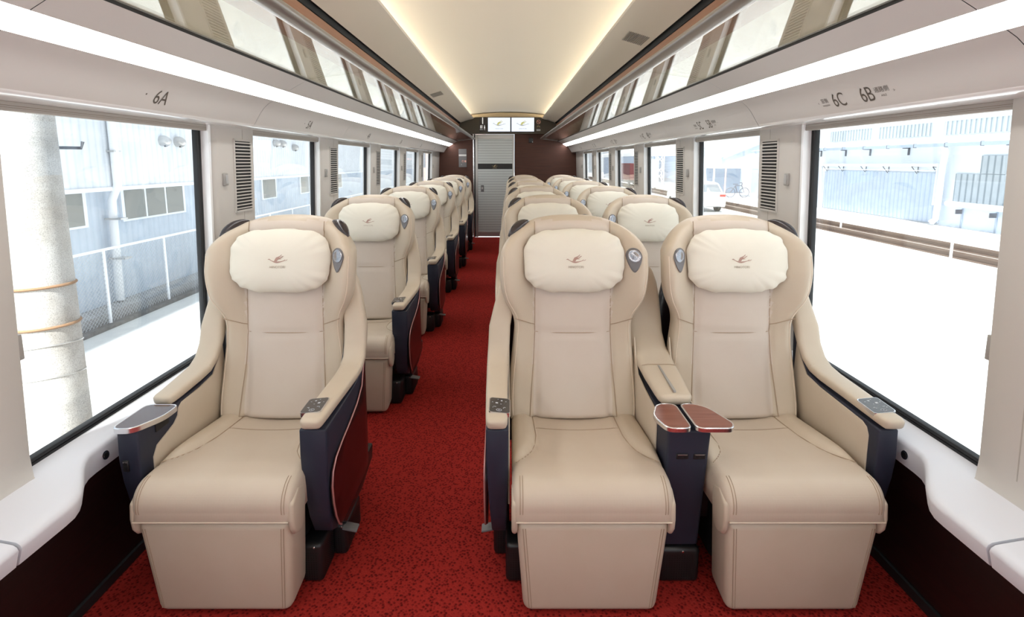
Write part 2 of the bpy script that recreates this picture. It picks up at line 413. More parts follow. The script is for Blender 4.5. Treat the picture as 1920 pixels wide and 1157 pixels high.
def upper_wall(s, nm):
    """wood strip, rack back, cove panel of one side"""
    w = empty('wall_' + nm); struct(w)
    mb = MB()
    mb.grid([[(s*x, y, z) for x, z in [(0.872, 2.15), (0.892, 2.152), (0.902, 2.12), (0.888, 2.103)]] for y in (YB, YE)], DARK)
    mb.grid([[(s*x, y, z) for x, z in [(0.888, 2.103), (0.893, 2.06), (0.903, 2.0), (0.92, 1.945)]] for y in (YB, YE)], WOODTOP)
    mb.grid([[(s*x, y, z) for x, z in [(0.92, 1.945), (0.945, 1.88), (0.955, 1.83), (0.95, 1.81), (0.93, 1.806)]] for y in (YB, YE)], CREAMBACK)
    mb.grid([[(s*x, y, z) for x, z in [(0.932, 1.812), (0.926, 1.806), (0.926, 1.800), (0.932, 1.797)]] for y in (YB, YE)], DARK)
    mb.build('rack_back_panel', w)
    mb = MB()
    cp = [(0.932, 1.797), (0.98, 1.772), (1.022, 1.748)]
    cq = [(1.090, 1.708), (1.115, 1.692), (1.135, 1.674), (1.150, 1.655), (1.165, 1.632), (1.178, 1.610), (1.187, 1.597)]
    cr = [(1.187, 1.597), (1.191, 1.591), (1.197, 1.587), (1.205, 1.5855), (1.24, 1.582), (1.30, 1.578), (1.36, 1.577)]
    js = [YB] + [1.16 + PITCH * k for k in range(-1, 7)] + [YE]
    js = sorted(j for j in js if YB <= j <= YE)
    for a, b_ in zip(js[:-1], js[1:]):
        ya, yb_ = a + 0.0012, b_ - 0.0012
        mb.grid([[(s*x, y, z) for x, z in cp] for y in (ya, yb_)], COVEP)
        mb.grid([[(s*x, y, z) for x, z in [(1.022, 1.748), (1.024, 1.752), (1.092, 1.714), (1.090, 1.708)]] for y in (ya, yb_)], COVEP)
        mb.grid([[(s*x, y, z) for x, z in cq] for y in (ya, yb_)], COVEP)
        mb.grid([[(s*x, y, z) for x, z in cr] for y in (ya, yb_)], LITW)
    mb.build('cove_panel', w, angle=50)
    # outer skin so that no daylight leaks above the windows
    mb = MB(); x0, x1 = sorted((s*1.38, s*1.42)); mb.box(x0, x1, YB, YE, 1.57, 2.38, WHITE); mb.build('outer_skin', w, smooth=False)
    # light strip
    mb = MB(); mb.grid([[(s*x, y, z) for x, z in [(1.0225, 1.7475), (1.0895, 1.7085)]] for y in (YB, YE - 0.005)], STRIPM)
    mb.grid([[(s*x, y, z) for x, z in [(1.0225, 1.7495), (1.0895, 1.7105)]] for y in (YB, YE - 0.005)], COVEP)
    tag(mb.build('light_strip', smooth=False, recalc=False), 'long glowing white light strip along the %s cove' % nm, 'light strip')
    # luggage rack
    r = tag(empty('luggage_rack', (s*0.625, YE - 0.02, 1.845)), 'glass luggage rack with grey rail along the %s side' % nm, 'luggage rack')
    ox, oy, oz = s*0.625, YE - 0.02, 1.845
    mb = MB(); rings = []
    for y in (YB, YE - 0.02):
        ring = []
        for k in range(14):
            a = 2 * math.pi * k / 14
            u, v = 0.028 * math.cos(a), 0.017 * math.sin(a)
            ring.append((s * (u * 0.9 - v * -0.35), y - oy, v * 0.95 - u * 0.30))
        rings.append(ring)
    V = mb.grid(rings, RAILGREY, cu=True); mb.cap(V[0], RAILGREY); mb.cap(V[1], RAILGREY); mb.build('rail', r)
    gy = [YB] + [1.16 + PITCH * k for k in range(-1, 7)] + [YE - 0.02]
    gy = sorted(g for g in gy if YB <= g <= YE)
    for a, b_ in zip(gy[:-1], gy[1:]):
        mb = MB(); p = [(0.650, 1.838), (0.922, 1.803)]
        pts = []
        for zz in (0, 0.006):
            for (x, z), y in ((p[0], a), (p[1], a), (p[1], b_), (p[0], b_)):
                pts.append((s*x - ox, y + (0.002 if y == a else -0.002) - oy, z + zz - oz))
        mb.hexa(pts, RACKGLASS); mb.build('glass_shelf', r, smooth=False)
    mb = MB()
    mb.tube([(s*x - ox, YE - 0.035 - oy, z - oz) for x, z in ((0.63, 1.842), (0.75, 1.832), (0.93, 1.808))], 0.011, GREYMET, 8)
    mb.build('bracket', r)
    return w
WL = upper_wall(-1, 'left'); WR = upper_wall(1, 'right')

# ------------------------------------------------------------------ windows, pillars, sills, lower walls
def pillar(s, k, parent):
    """pillar after window k (k=0: the near one)"""
    y0 = P0 + PITCH * k; y1 = y0 + 0.3555
    if k == 6: y1 = YE
    mb = MB(); rows = []
    for z in (0.50, 0.56, 0.62, 0.9, 1.25, 1.59):
        fl = 0.05 * max(0, (0.60 - z) / 0.10) ** 2
        x = xw(z); xo = xg(z) + 0.03
        rows.append([(s*xo, y0 - 0.03, z), (s*(x + 0.026), y0 - 0.018, z), (s*(x + 0.018), y0 - 0.008, z), (s*(x+.006), y0 + 0.012, z), (s*(x - fl), y0 + 0.035, z), (s*(x - fl), y0 + .24, z),
                     (s*(x - fl), y1 - 0.006, z), (s*(x+.005), y1, z), (s*(x + 0.02), y1 + 0.006, z), (s*xo, y1 + 0.012, z)])
    mb.grid(rows, PILLAR)
    o = mb.build('pillar', parent)
    # metal edge strip of the frame and the panel seam
    mb = MB()
    zs = (0.56, 1.578)
    def bar(ya, yb_, xo0, xo1, m):
        mb.hexa([(s*(xw(zs[0]) + xo0), ya, zs[0]), (s*(xw(zs[0]) + xo1), ya, zs[0]), (s*(xw(zs[0]) + xo1), yb_, zs[0]), (s*(xw(zs[0]) + xo0), yb_, zs[0]),
                 (s*(xw(zs[1]) + xo0), ya, zs[1]), (s*(xw(zs[1]) + xo1), ya, zs[1]), (s*(xw(zs[1]) + xo1), yb_, zs[1]), (s*(xw(zs[1]) + xo0), yb_, zs[1])], m)
    bar(y0 - 0.022, y0 - 0.012, 0.004, 0.03, GREYMET)
    bar(y0 + 0.244, y0 + 0.247, -0.0006, 0.003, BLIND)
    mb.build('frame_edge', o, smooth=False)
    return o
def vent(s, k):
    y0 = P0 + PITCH * k + 0.163; y1 = y0 + 0.154; zb, zt = 1.19, 1.525
    side = 'left' if s < 0 else 'right'; row = 6 - k
    xr = xw(1.36)
    t = tag(empty('air_vent', (s*xr, y0, zb)), 'tall slatted air vent on the %s pillar %s' % (side, PILW[k]), 'air vent', 'slatted pillar vents, %s side' % side)
    mb = MB()
    def X(z, d): return s * (xw(z) - d - xr)
    # frame lip
    def wall(ya, yb_, za, zb2, d0, d1, m):
        mb.hexa([(X(za, d0), ya - y0, za - zb), (X(za, d1), ya - y0, za - zb), (X(za, d1), yb_ - y0, za - zb), (X(za, d0), yb_ - y0, za - zb),
                 (X(zb2, d0), ya - y0, zb2 - zb), (X(zb2, d1), ya - y0, zb2 - zb), (X(zb2, d1), yb_ - y0, zb2 - zb), (X(zb2, d0), yb_ - y0, zb2 - zb)], m)
    wall(y0 - .004, y0 + .004, zb - .006, zt + .006, 0.0, 0.006, PILLAR); wall(y1 - .004, y1 + .004, zb - .006, zt + .006, 0.0, 0.006, PILLAR)
    wall(y0, y1, zb - .006, zb + .004, 0.0, 0.006, PILLAR); wall(y0, y1, zt - .004, zt + .006, 0.0, 0.006, PILLAR)
    mb.build('frame', t, smooth=False)
    mb = MB(); wall(y0 + .004, y1 - .004, zb + .004, zt - .004, 0.0002, 0.0012, DARK); mb.build('backing', t, smooth=False)
    mb = MB()
    n = 21
    for i in range(n):
        z = zb + 0.012 + (zt - zb - 0.024) * i / (n - 1)
        wall(y0 + .003, y1 - .003, z - 0.0026, z + 0.0026, 0.0014, 0.0085, PILLAR)
    mb.build('slats', t, smooth=False)
def hook(s, k):
    y = P0 + PITCH * k + 0.075; z = 1.345; side = 'left' if s < 0 else 'right'
    mb = MB(); x = xw(z)
    mb.box(-.012 if s > 0 else -.001, .001 if s > 0 else .012, -.016, .016, -.028, .028, BUTTON, 0.004, 2)
    o = mb.build('coat_hook', loc=(s*x, y, z))
    mb = MB(); xa = -s*0.0125
    mb.box(min(xa, xa - s*.001), max(xa, xa - s*.001), -.010, .010, -.020, .020, GREYMET); mb.build('faceplate', o, smooth=False)
    tag(o, 'small grey coat hook on the %s pillar %s' % (side, PILW[k]), 'coat hook', 'coat hooks, %s side' % side)
PILW = ['nearest the camera', 'beside the row 6 seat', 'beside the row 5 seat', 'beside the row 4 seat', 'beside the row 3 seat', 'beside the row 2 seat', 'at the far end wall']

WN = 0
def window(s, k, parent):
    global WN; WN += 1
    ya = P0 + PITCH * (k - 1) + 0.3555; yb_ = P0 + PITCH * k - 0.022   # clear opening at the wall
    o = empty('window_%d' % WN, (s*1.33, (ya + yb_) / 2, 1.0)); struct(o)
    oy = (ya + yb_) / 2; ox = s*1.33
    def hx(mb, y0, y1, z0, z1, d0, d1, m, bev=0):
        mb.hexa([(s*(xg(z0) + d0) - ox, y0 - oy, z0 - 1), (s*(xg(z0) + d1) - ox, y0 - oy, z0 - 1), (s*(xg(z0) + d1) - ox, y1 - oy, z0 - 1), (s*(xg(z0) + d0) - ox, y1 - oy, z0 - 1),
                 (s*(xg(z1) + d0) - ox, y0 - oy, z1 - 1), (s*(xg(z1) + d1) - ox, y0 - oy, z1 - 1), (s*(xg(z1) + d1) - ox, y1 - oy, z1 - 1), (s*(xg(z1) + d0) - ox, y1 - oy, z1 - 1)], m, bev)
    gb = yb_ - 0.008; ga = ya - 0.02
    mb = MB(); hx(mb, ga, gb, Z0, Z1, 0.004, 0.010, GLASS); mb.build('glass_pane', o, smooth=False)
    mb = MB()
    for q in (0, 1):
        hx(mb, gb - 0.030 + q*.016, gb - 0.016 + q*.016, Z0, Z1, -0.006, 0.016, GASK, .003); hx(mb, ga + q*.016, ga + .014 + q*.016, Z0, Z1, -0.006, 0.016, GASK, .003)
        hx(mb, ga, gb, Z0 - .012 + q*.014, Z0 + q*.014, -0.008, 0.016, GASK, .003)
    hx(mb, ga, gb, Z1 - .012, Z1 + .012, -0.002, 0.016, GASK)
    mb.build('rubber_gasket', o)
    mb = MB(); hx(mb, gb - 0.002, yb_ + .004, Z0 - .02, Z1, -0.040, 0.03, LITW); hx(mb, ya - .024, ya - .010, Z0 - .02, Z1, -0.040, 0.03, LITW)
    mb.build('reveal', o, smooth=False)
    # roller blind case
    side = 'left' if s < 0 else 'right'
    if k >= 1:
        mb = MB(); x = xg(1.57) - 0.032
        xs = sorted((s*x, s*(x + .026)))
        mb.box(xs[0], xs[1], ya - .004, yb_ + .012, 1.556, 1.5805, BLIND, 0.002, 1)
        xs = sorted((s*(x - .0006), s*(x + .002)))
        mb.box(xs[0], xs[1], ya - .003, yb_ + .010, 1.5685, 1.5695, BLINDC); mb.box(xs[0], xs[1], ya - .003, yb_ + .010, 1.5635, 1.5642, BLINDC)
        tag(mb.build('roller_blind', smooth=False), 'rolled up taupe blind case above the %s window of row %d' % (side, 7 - k), 'roller blind', 'blind cases, %s side' % side)

def sill_in(y):
    """inner edge of the white sill along the car"""
    t = (y - 1.05) / PITCH; t = (t - round(t)) * PITCH
    return 1.145 + 0.128 * float(sst(0.19, 0.43, t) if t > 0 else sst(0.12, 0.27, -t))
def lower(s, nm, parent):
    # white sill, one moulded panel per window
    k0 = -2
    i = 0
    for k in range(k0, 7):
        ya = max(YB, 1.10 + PITCH * k); yb_ = min(YE, 1.10 + PITCH * (k + 1) - 0.008)
        if yb_ <= ya: continue
        mb = MB(); rows = []; n = 40
        for j in range(n + 1):
            y = ya + (yb_ - ya) * j / n; xi = sill_in(y); d = 0.128 - (xi - 1.145)
            zb = 0.452 + 0.016 * d / 0.128; zt = 0.540 - 0.012 * d / 0.128
            rows.append([(s*x, y, z) for x, z in [(1.352, 0.568), (1.338, 0.565), (xi + 0.03, zt + 0.006), (xi + 0.012, zt + 0.002), (xi + 0.003, zt - 0.005), (xi, zt - 0.014), (xi + 0.012, zb + 0.004), (xi + 0.02, zb), (1.33, zb - .002)]])
        V = mb.grid(rows, WHITE); mb.cap(V[0], WHITE); mb.cap(V[-1], WHITE)
        o = mb.build('sill_panel', parent, angle=35)
        if k == 0:
            mb = MB(); c = (s*1.278, 1.52, 0.497)
            mb.disc(c, (-s, 0, 0.12), 0.014, 0.014, 0.004, ALU, 16); mb.disc((c[0] - s*.0042, c[1], c[2]), (-s, 0, 0.12), 0.0085, 0.0085, 0.001, DARK, 12)
            mb.build('screw_cup', o)
    mb = MB()
    for k in range(-2, 7):
        y = 1.10 + PITCH * k - .004
        if YB < y < YE: mb.grid([[(s*1.168, yy_, 0.480), (s*1.168, yy_, 0.515), (s*1.335, yy_, 0.548)] for yy_ in (y - .012, y + .012)], BLACK)
    mb.build('sill_gap_backing', parent)
    mb = MB()
    mb.grid([[(s*1.305, y, 0.47), (s*1.345, y, 0.0)] for y in (YB, YE)], WOODLOW)
    xs = sorted((s*1.352, s*1.40)); mb.box(xs[0], xs[1], YB, YE, -0.04, 0.56, WOODLOW)
    mb.build('wainscot', parent, smooth=False)
    mb = MB(); xs = sorted((s*1.333, s*1.352)); mb.box(xs[0], xs[1], YB, YE, 0, 0.042, SKIRT, .004, 1)
    struct(mb.build('baseboard_' + nm, smooth=False), 'black skirting along the %s wall' % nm)
for s, nm, w in ((-1, 'left', WL), (1, 'right', WR)):
    for k in range(-1, 7):
        pillar(s, k, w)
        if 1 <= k < 7 and k < 6: vent(s, k); hook(s, k)
        if k == 6: hook(s, k)
    for k in range(0, 7): window(s, k, w) if False else window(s, k, None)
    lower(s, nm, w)
# small grey switch plates on the near pillars
for s, side in ((-1, 'left'), (1, 'right')):
    mb = MB(); y = 1.306; z = 0.93
    mb.box(-.006, .006, -.022, .022, -.035, .035, BUTTON, .003, 2)
    o = mb.build('blind_handle', loc=(s*(xw(z) + 0.010), y, z)); tag(o, 'small grey blind catch on the near %s pillar at the picture edge' % side, 'blind catch')
    mb = MB(); mb.box(-.0068, .0068, -.010, .010, -.022, .022, GREYMET, .001, 1); mb.build('slot', o)
# folded dark bracket low on the left wall
br = tag(empty('folding_bracket', (-1.32, 1.02, 0.14)), 'black folded bracket low on the left wall at the picture corner', 'bracket')
mb = MB(); mb.prism([(-.25, -.10), (.02, -.10), (.14, -.03), (.17, .06), (.12, .10), (.02, .09), (-.25, .02)], 'x', -.005, .05, BLACK, .012, 2); mb.build('plate', br)
mb = MB(); mb.disc((.05, .10, .02), (1, 0, 0), .008, .006, .006, ALU, 14); mb.build('screw', br)

# ------------------------------------------------------------------ end wall, door, header
ew = struct(empty('wall_back', (0, YE, 0)), 'dark red wood end wall')
mb = MB()
mb.box(-1.42, -0.648, -.0, .06, 0, 2.4, WOODEND); mb.box(0.128, 1.42, -.0, .06, 0, 2.4, WOODEND); mb.box(-.66, .14, 0, .06, 1.93, 2.4, WOODEND)
mb.build('wood_panel', ew, smooth=False)
mb = MB(); mb.box(-.648, -.626, -.006, .02, 0, 1.93, ALU); mb.box(-.626, -.607, .01, .05, 0, 1.93, DARK); mb.box(0.125, .132, -.004, .02, 0, 1.93, BLACK)
mb.build('door_post', ew, smooth=False)
door = struct(empty('door_1', (-.243, YE + .005, 0)), 'sliding door of striped frosted glass with a black band')
mb = MB()
mb.box(-.362, -.316, 0, .03, 0.0, 1.925, GREYMET, .003, 1); mb.box(.330, .362, 0, .03, 0.0, 1.925, GREYMET, .003, 1)
mb.box(-.316, .330, 0, .03, 1.842, 1.925, GREYMET, .003, 1); mb.box(-.316, .330, 0, .03, 0.012, .105, GREYMET, .003, 1); mb.build('door_frame', door)
mb = MB(); mb.box(-.316, .330, .008, .02, .105, 1.842, DOORG); gl = mb.build('glass_panel', door, smooth=False)
mb = MB(); mb.box(-.316, .330, .004, .007, 1.287, 1.387, BLACK); bd = mb.build('black_band', door, smooth=False)
EMBG = mat('band_emblem_gold', (0.42, 0.33, 0.18), 0.4, 0.3)
mb = MB(); bird(mb, lambda x, y: (x, .0030, 1.345 + y), 0.11, [EMBG]); mb.box(-.04, .04, .0030, .0034, 1.303, 1.309, EMBG); mb.build('bird_emblem', bd, smooth=False)
mb = MB(); mb.box(-.262, -.208, -.004, .006, .865, .985, GREY, .004, 1); h_ = mb.build('door_handle', door)
mb = MB(); mb.box(-.25, -.22, -.006, -.003, .91, .95, GREYMET, .002, 1); mb.build('grip', h_)
# header
hd = struct(empty('trim_1', (0, YE - .06, 0)), 'dark brown header panel over the door')
mb = MB()
hp = [(-.89, 1.93), (.89, 1.93), (.89, 2.125), (.75, 2.165), (.64, 2.198), (.60, 2.225), (-.60, 2.225), (-.64, 2.198), (-.75, 2.165), (-.89, 2.125)]
mb.prism(hp, 'y', 0, .06, HEADER); mb.build('header_board', hd, smooth=False)
mb = MB(); mb.prism([(-.645, 2.215)] + [(x, 2.230) for x in (-.60, .60)] + [(.645, 2.215), (.66, 2.285), (.35, 2.308), (0, 2.315), (-.35, 2.308), (-.66, 2.285)], 'y', .005, .055, HEADL); mb.build('cove_end', hd, smooth=False)
mb = MB(); mb.tube([(x, .0, 2.316 - .04 * (abs(x) / .66) ** 2.2) for x in np.linspace(-.655, .655, 21)], .005, HEADER, 6); mb.build('end_joint', hd)
def screen(x0, x1, label):
    o = empty('display_screen', ((x0 + x1) / 2, YE - .062, 2.10)); tag(o, label, 'display screen', 'information screens over the door')
    w = (x1 - x0) / 2
    mb = MB(); mb.box(-w - .01, w + .01, -.010, .0, -.138, .132, BLACK); mb.build('bezel', o, smooth=False)
    mb = MB(); mb.box(-w, w, -.012, -.0102, -.128, .122, SCREEN); p = mb.build('panel', o, smooth=False)
    mb = MB(); bird(mb, lambda x, y: (x, -.0126, y + .015), 0.24, [SCRG, SCRY, SCRG]); mb.build('bird_picture', p, smooth=False)
    tm = text_mesh('HINOTORI', .030, SCRG, 'caption', extrude=.0002); tm.parent = p; tm.matrix_local = basis((1, 0, 0), (0, -1, 0), (0, -.0128, -.078))
screen(-.362, .047, 'left white display screen with a bird over the door')
screen(.069, .484, 'right white display screen with a bird over the door')
sg = tag(empty('car_number_sign', (-.445, YE - .062, 2.10)), 'black sign with a white 1 and toilet symbols beside the screens', 'sign')
mb = MB(); mb.box(-.072, .060, -.008, 0, -.138, .132, CLIP); mb.build('board', sg, smooth=False)
tm = text_mesh('1', .17, SIGNW, 'number', extrude=.0006); tm.parent = sg; tm.matrix_local = basis((1, 0, 0), (0, -1, 0), (-.015, -.0088, .06))
for i, x in enumerate((-.052, -.028, .020)):
    mb = MB(); mb.disc((x, -.0084, -.022), (0, -1, 0), .008, .008, .0006, SIGNW, 10)
    mb.prism([(x - .009, -.035), (x + .009, -.035), (x + (.004 if i != 2 else .013), -.075), (x - (.004 if i != 2 else .013), -.075)], 'y', -.0084, -.009, SIGNW)
    mb.box(x - .014, x + .014, -.009, -.0084, -.100, -.088, ICON); mb.build('toilet_symbol', sg, smooth=False)
sg = tag(empty('notice_plate', (.565, YE - .062, 2.10)), 'brown notice plate with a red no smoking ring right of the screens', 'sign')
mb = MB(); mb.box(-.052, .052, -.004, 0, -.138, .118, HEADER); mb.build('board', sg, smooth=False)
mb = MB(); mb.tube([(.034 * math.cos(a), -.006, .045 + .034 * math.sin(a)) for a in np.linspace(0, 2 * math.pi, 24, endpoint=False)], .0055, SIGNP, 6, closed=True)
mb.tube([(-.024, -.006, .069), (.024, -.006, .021)], .005, SIGNP, 6); mb.box(-.018, .018, -.0055, -.0045, .040, .050, SIGNR); mb.build('no_smoking_ring', sg)
mb = MB(); mb.tube([(-.025, -.006, -.045), (-.01, -.006, -.028), (.012, -.006, -.03), (.026, -.006, -.05)], .010, EMBG, 6); mb.build('pictogram', sg)
mb = MB(); mb.box(-.036, .036, -.0055, -.0045, -.118, -.085, ICON); mb.build('text_plate', sg, smooth=False)
pn = tag(empty('control_panel', (-.84, YE, 1.49)), 'dark grey control panel with silver slot on the left end wall', 'control panel')
mb = MB(); mb.box(-.074, .074, -.012, 0, -.168, .168, GREY, .003, 1); mb.build('plate', pn)
mb = MB(); mb.box(-.070, .070, -.016, -.012, .036, .066, GREYMET); mb.build('slot_strip', pn, smooth=False)
mb = MB(); mb.tube([(.005 + .015 * math.cos(a), -.014, -.058 + .018 * math.sin(a)) for a in np.linspace(0, 2 * math.pi, 16, endpoint=False)], .005, SIGNP, 6, closed=True); mb.build('dial_ring', pn)
mb = MB(); mb.box(.036, .066, -.014, -.012, -.078, -.042, SIGNP); mb.build('red_button', pn, smooth=False)
mb = MB(); mb.box(-.028, -.018, -.014, -.012, -.128, -.114, ICON); mb.build('small_button', pn, smooth=False)
bx = MB(); bx.box(-.04, .04, -.03, 0, -.045, .045, BLACK, .006, 2); o = bx.build('camera_box', loc=(.43, YE, 1.815)); tag(o, 'small black camera box high on the right end wall', 'camera')
mb = MB(); mb.disc((.03, -.030, -.032), (0, -1, 0), .006, .006, .002, ICON, 10); mb.build('indicator', o)
# front end behind the camera: panoramic front glass in a white frame
fw_ = struct(empty('wall_front', (0, YB, 0)))
mb = MB()
mb.box(-1.42, 1.42, -.05, 0, 0, .36, WOODLOW); mb.box(-1.42, 1.42, -.05, 0, 2.08, 2.4, WHITE); mb.box(-1.42, -1.22, -.05, 0, .36, 2.08, WHITE); mb.box(1.22, 1.42, -.05, 0, .36, 2.08, WHITE)
mb.build('front_frame', fw_, smooth=False)
mb = MB(); mb.box(-1.23, 1.23, -.03, -.022, .35, 2.09, GLASS); mb.build('front_glass', fw_, smooth=False)

# ------------------------------------------------------------------ seat numbers on the coves
COVEQ = [(1.090, 1.708), (1.115, 1.692), (1.135, 1.674), (1.150, 1.655), (1.165, 1.632), (1.178, 1.610), (1.187, 1.597)]
ARC = [0.0]
for (xa, za), (xb, zb_) in zip(COVEQ[:-1], COVEQ[1:]): ARC.append(ARC[-1] + math.hypot(xb - xa, zb_ - za))
def on_cove(s, y, v, lift=0.0007):
    """point on the printed cove, v metres up the curve from z = 1.637"""
    a = np.interp(1.162, [p[0] for p in COVEQ], ARC) - v
    x, z = np.interp(a, ARC, [p[0] for p in COVEQ]), np.interp(a, ARC, [p[1] for p in COVEQ])
    x2, z2 = np.interp(a + .004, ARC, [p[0] for p in COVEQ]), np.interp(a + .004, ARC, [p[1] for p in COVEQ])
    d = Vector((x2 - x, z2 - z)); d = d.normalized() if d.length > 1e-6 else Vector((.57, -.82))
    return (s * (x + d.y * lift), y, z - d.x * lift)
def letter(s, txt, y, size, v0=0.0, m=INK, name='seat_number', label=None, cat='seat number', group=None, sx=0.80):
    o = text_mesh(txt, size, m, name, extrude=0)
    for v in o.data.vertices:
        u, w = v.co.x * sx, v.co.y
        v.co = on_cove(s, y - u if s > 0 else y + u, v0 + w)
    if label: tag(o, label, cat, group)
    return o
for k in range(6):
    row = 6 - k; dy = PITCH * k
    letter(-1, '%dA' % row, 1.775 + dy, .074, label='grey %dA seat number printed on the left cove' % row, group='seat numbers, left cove')
    if k < 3:
        mb = MB(); mb.face([on_cove(-1, 1.70 + dy + .0035 * math.cos(a), .006 + .0035 * math.sin(a)) for a in np.linspace(0, 2 * math.pi, 8, endpoint=False)], INK); tag(mb.build('marker_dot', smooth=False), 'tiny grey dot before the %dA number' % row, 'mark')
    letter(1, '%dC' % row, 1.830 + dy, .074, label='grey %dC seat number printed on the right cove' % row, group='seat numbers, right cove')
    letter(1, '%dB' % row, 1.690 + dy, .074, label='grey %dB seat number printed on the right cove' % row, group='seat numbers, right cove')
    if k < 4:
        o = letter(1, '\u7a93\u5074', 1.908 + dy, .020, .006, name='window_side_mark', label='tiny window side caption before the %dC number' % row, cat='caption', sx=1)
        letter(1, 'WINDOW', 1.908 + dy, .009, -.012, name='caption_line', sx=1).parent = o
        o = letter(1, '\u901a\u8def\u5074', 1.620 + dy, .021, .010, name='aisle_side_mark', label='tiny aisle side caption after the %dB number' % row, cat='caption', sx=1)
        letter(1, 'AISLE', 1.620 + dy, .010, -.010, name='caption_line', sx=1).parent = o
        for yy, tx, wh in ((1.946, '<', 'left of the %dC caption' % row), (1.572, '>', 'right of the %dB caption' % row)):
            letter(1, tx, yy + dy, .016, name='arrow_mark', label='tiny grey arrow %s' % wh, cat='mark')

# ------------------------------------------------------------------ seats (local: x across, y into the car, z up; y=0 is car Y 1.95)
HB = 0.405
_h = [0.40, 0.45, 0.52, 0.60, 0.68, 0.75, 0.79, 0.83, 0.86, 0.90, 0.95, 1.00, 1.22]
_w = [0.252, 0.258, 0.257, 0.251, 0.243, 0.236, 0.234, 0.244, 0.263, 0.281, 0.290, 0.293, 0.293]
def W(h):
    # smooth interpolation
    hs = np.linspace(h - 0.022, h + 0.022, 7); return float(np.mean(np.interp(hs, _h, _w)))
def Htop(x):
    t = min(1.0, abs(x) / 0.293)
    return 1.035 + 0.171 * (1 - t ** 2.35) ** (1 / 2.05)
def wing(h): return float(np.interp(h, [0.4, 0.55, 0.70, 0.80, 0.90, 1.0, 1.08, 1.15, 1.21], [0.018, 0.020, 0.026, 0.045, 0.070, 0.082, 0.078, 0.058, 0.040]))
def yfront(x, h):
    y = -0.035 + (h - 0.41) * 0.195
    y += 0.012 * math.sin((h - 0.41) / 0.8 * math.pi * 2)            # lumbar contour
    a = abs(x)
    y -= wing(h) * float(sst(0.13, 0.27, a)) - 0.010 * math.exp(-((a - 0.152) / 0.012) ** 2) * (1 if h < 1.15 else 0.3)
    y -= 0.012 * (1 - (a / 0.15) ** 2) if a < 0.15 else 0
    y += 0.006 * math.exp(-((h - 0.745) / 0.008) ** 2) * float(1 - sst(0.145, 0.16, a))
    return y
def edge_r(e, r=0.038):
    if e >= r: return 0.0
    q = r - e; return r - math.sqrt(max(0, r * r - q * q))
def make_backrest(root):
    mb = MB()
    T = np.sin(np.linspace(-1, 1, 49) * math.pi / 2); T = np.sign(T) * (0.55 * np.abs(T) + 0.45 * np.abs(np.linspace(-1, 1, 49)))
    S = (1 - np.cos(np.linspace(0, 1, 58) * math.pi)) / 2 * 0.45 + np.linspace(0, 1, 58) * 0.55
    fr, bk = [], []
    for s_ in S:
        rf, rb = [], []
        for t in T:
            top = Htop(t * 0.293); h = HB + s_ * (top - HB); x = t * W(h)
            e = min((1 - abs(t)) * W(h) * 1.0, (top - h), (h - HB) * 1.6)
            y0 = yfront(x, h); th = 0.13 - 0.02 * s_
            d = edge_r(e)
            rf.append((x, y0 + d, h)); rb.append((x * 0.985, y0 + th - edge_r(e, 0.03), h))
        fr.append(rf); bk.append(rb)
    k = mb.mi(LEATHER)
    F = mb.grid(fr, LEATHER); kc = mb.mi(LEATHERC)
    for f in mb.bm.faces:
        c = f.calc_center_median()
        if abs(c.x) < .158 and c.z < 1.19: f.material_index = kc
    B = mb.grid(bk, LEATHER, flip=True)
    n, w = len(F), len(F[0])
    loopF = [F[0][j] for j in range(w)] + [F[i][w - 1] for i in range(1, n)] + [F[n - 1][j] for j in range(w - 2, -1, -1)] + [F[i][0] for i in range(n - 2, 0, -1)]
    loopB = [B[0][j] for j in range(w)] + [B[i][w - 1] for i in range(1, n)] + [B[n - 1][j] for j in range(w - 2, -1, -1)] + [B[i][0] for i in range(n - 2, 0, -1)]
    for i in range(len(loopF)):
        j = (i + 1) % len(loopF)
        try:
            f = mb.bm.faces.new((loopF[i], loopB[i], loopB[j], loopF[j])); f.material_index = k
        except ValueError: pass
    # seams
    def seam(pts, r=0.0019, m=SEAM, off=0.0006):
        mb.tube([(x, yfront(x, h) - off, h) for x, h in pts], r, m, 5)
    for s in (-1, 1):
        seam([(s * x, h) for x, h in zip(np.interp(np.linspace(.42, 1.185, 90), [.42, .52, .62, .75, 1.19], [.172, .166, .158, .152, .152]), np.linspace(.42, 1.185, 90))], off=.0016)
        seam([(s * x, h) for x, h in zip(np.linspace(.152, .232, 12), np.linspace(.775, .812, 12))])
        # edge piping
        P = []
        for h in np.linspace(0.43, 1.06, 50):
            x = (W(h) - 0.016); P.append((s * x, yfront(x, h) + edge_r(0.016) - 0.0005, h))
        mb.tube(P, 0.0022, PIPING, 5)
    seam([(x, .745) for x in np.linspace(-.150, .150, 41)], off=.0012)
    o = mb.build('backrest', root, angle=60)
    return o
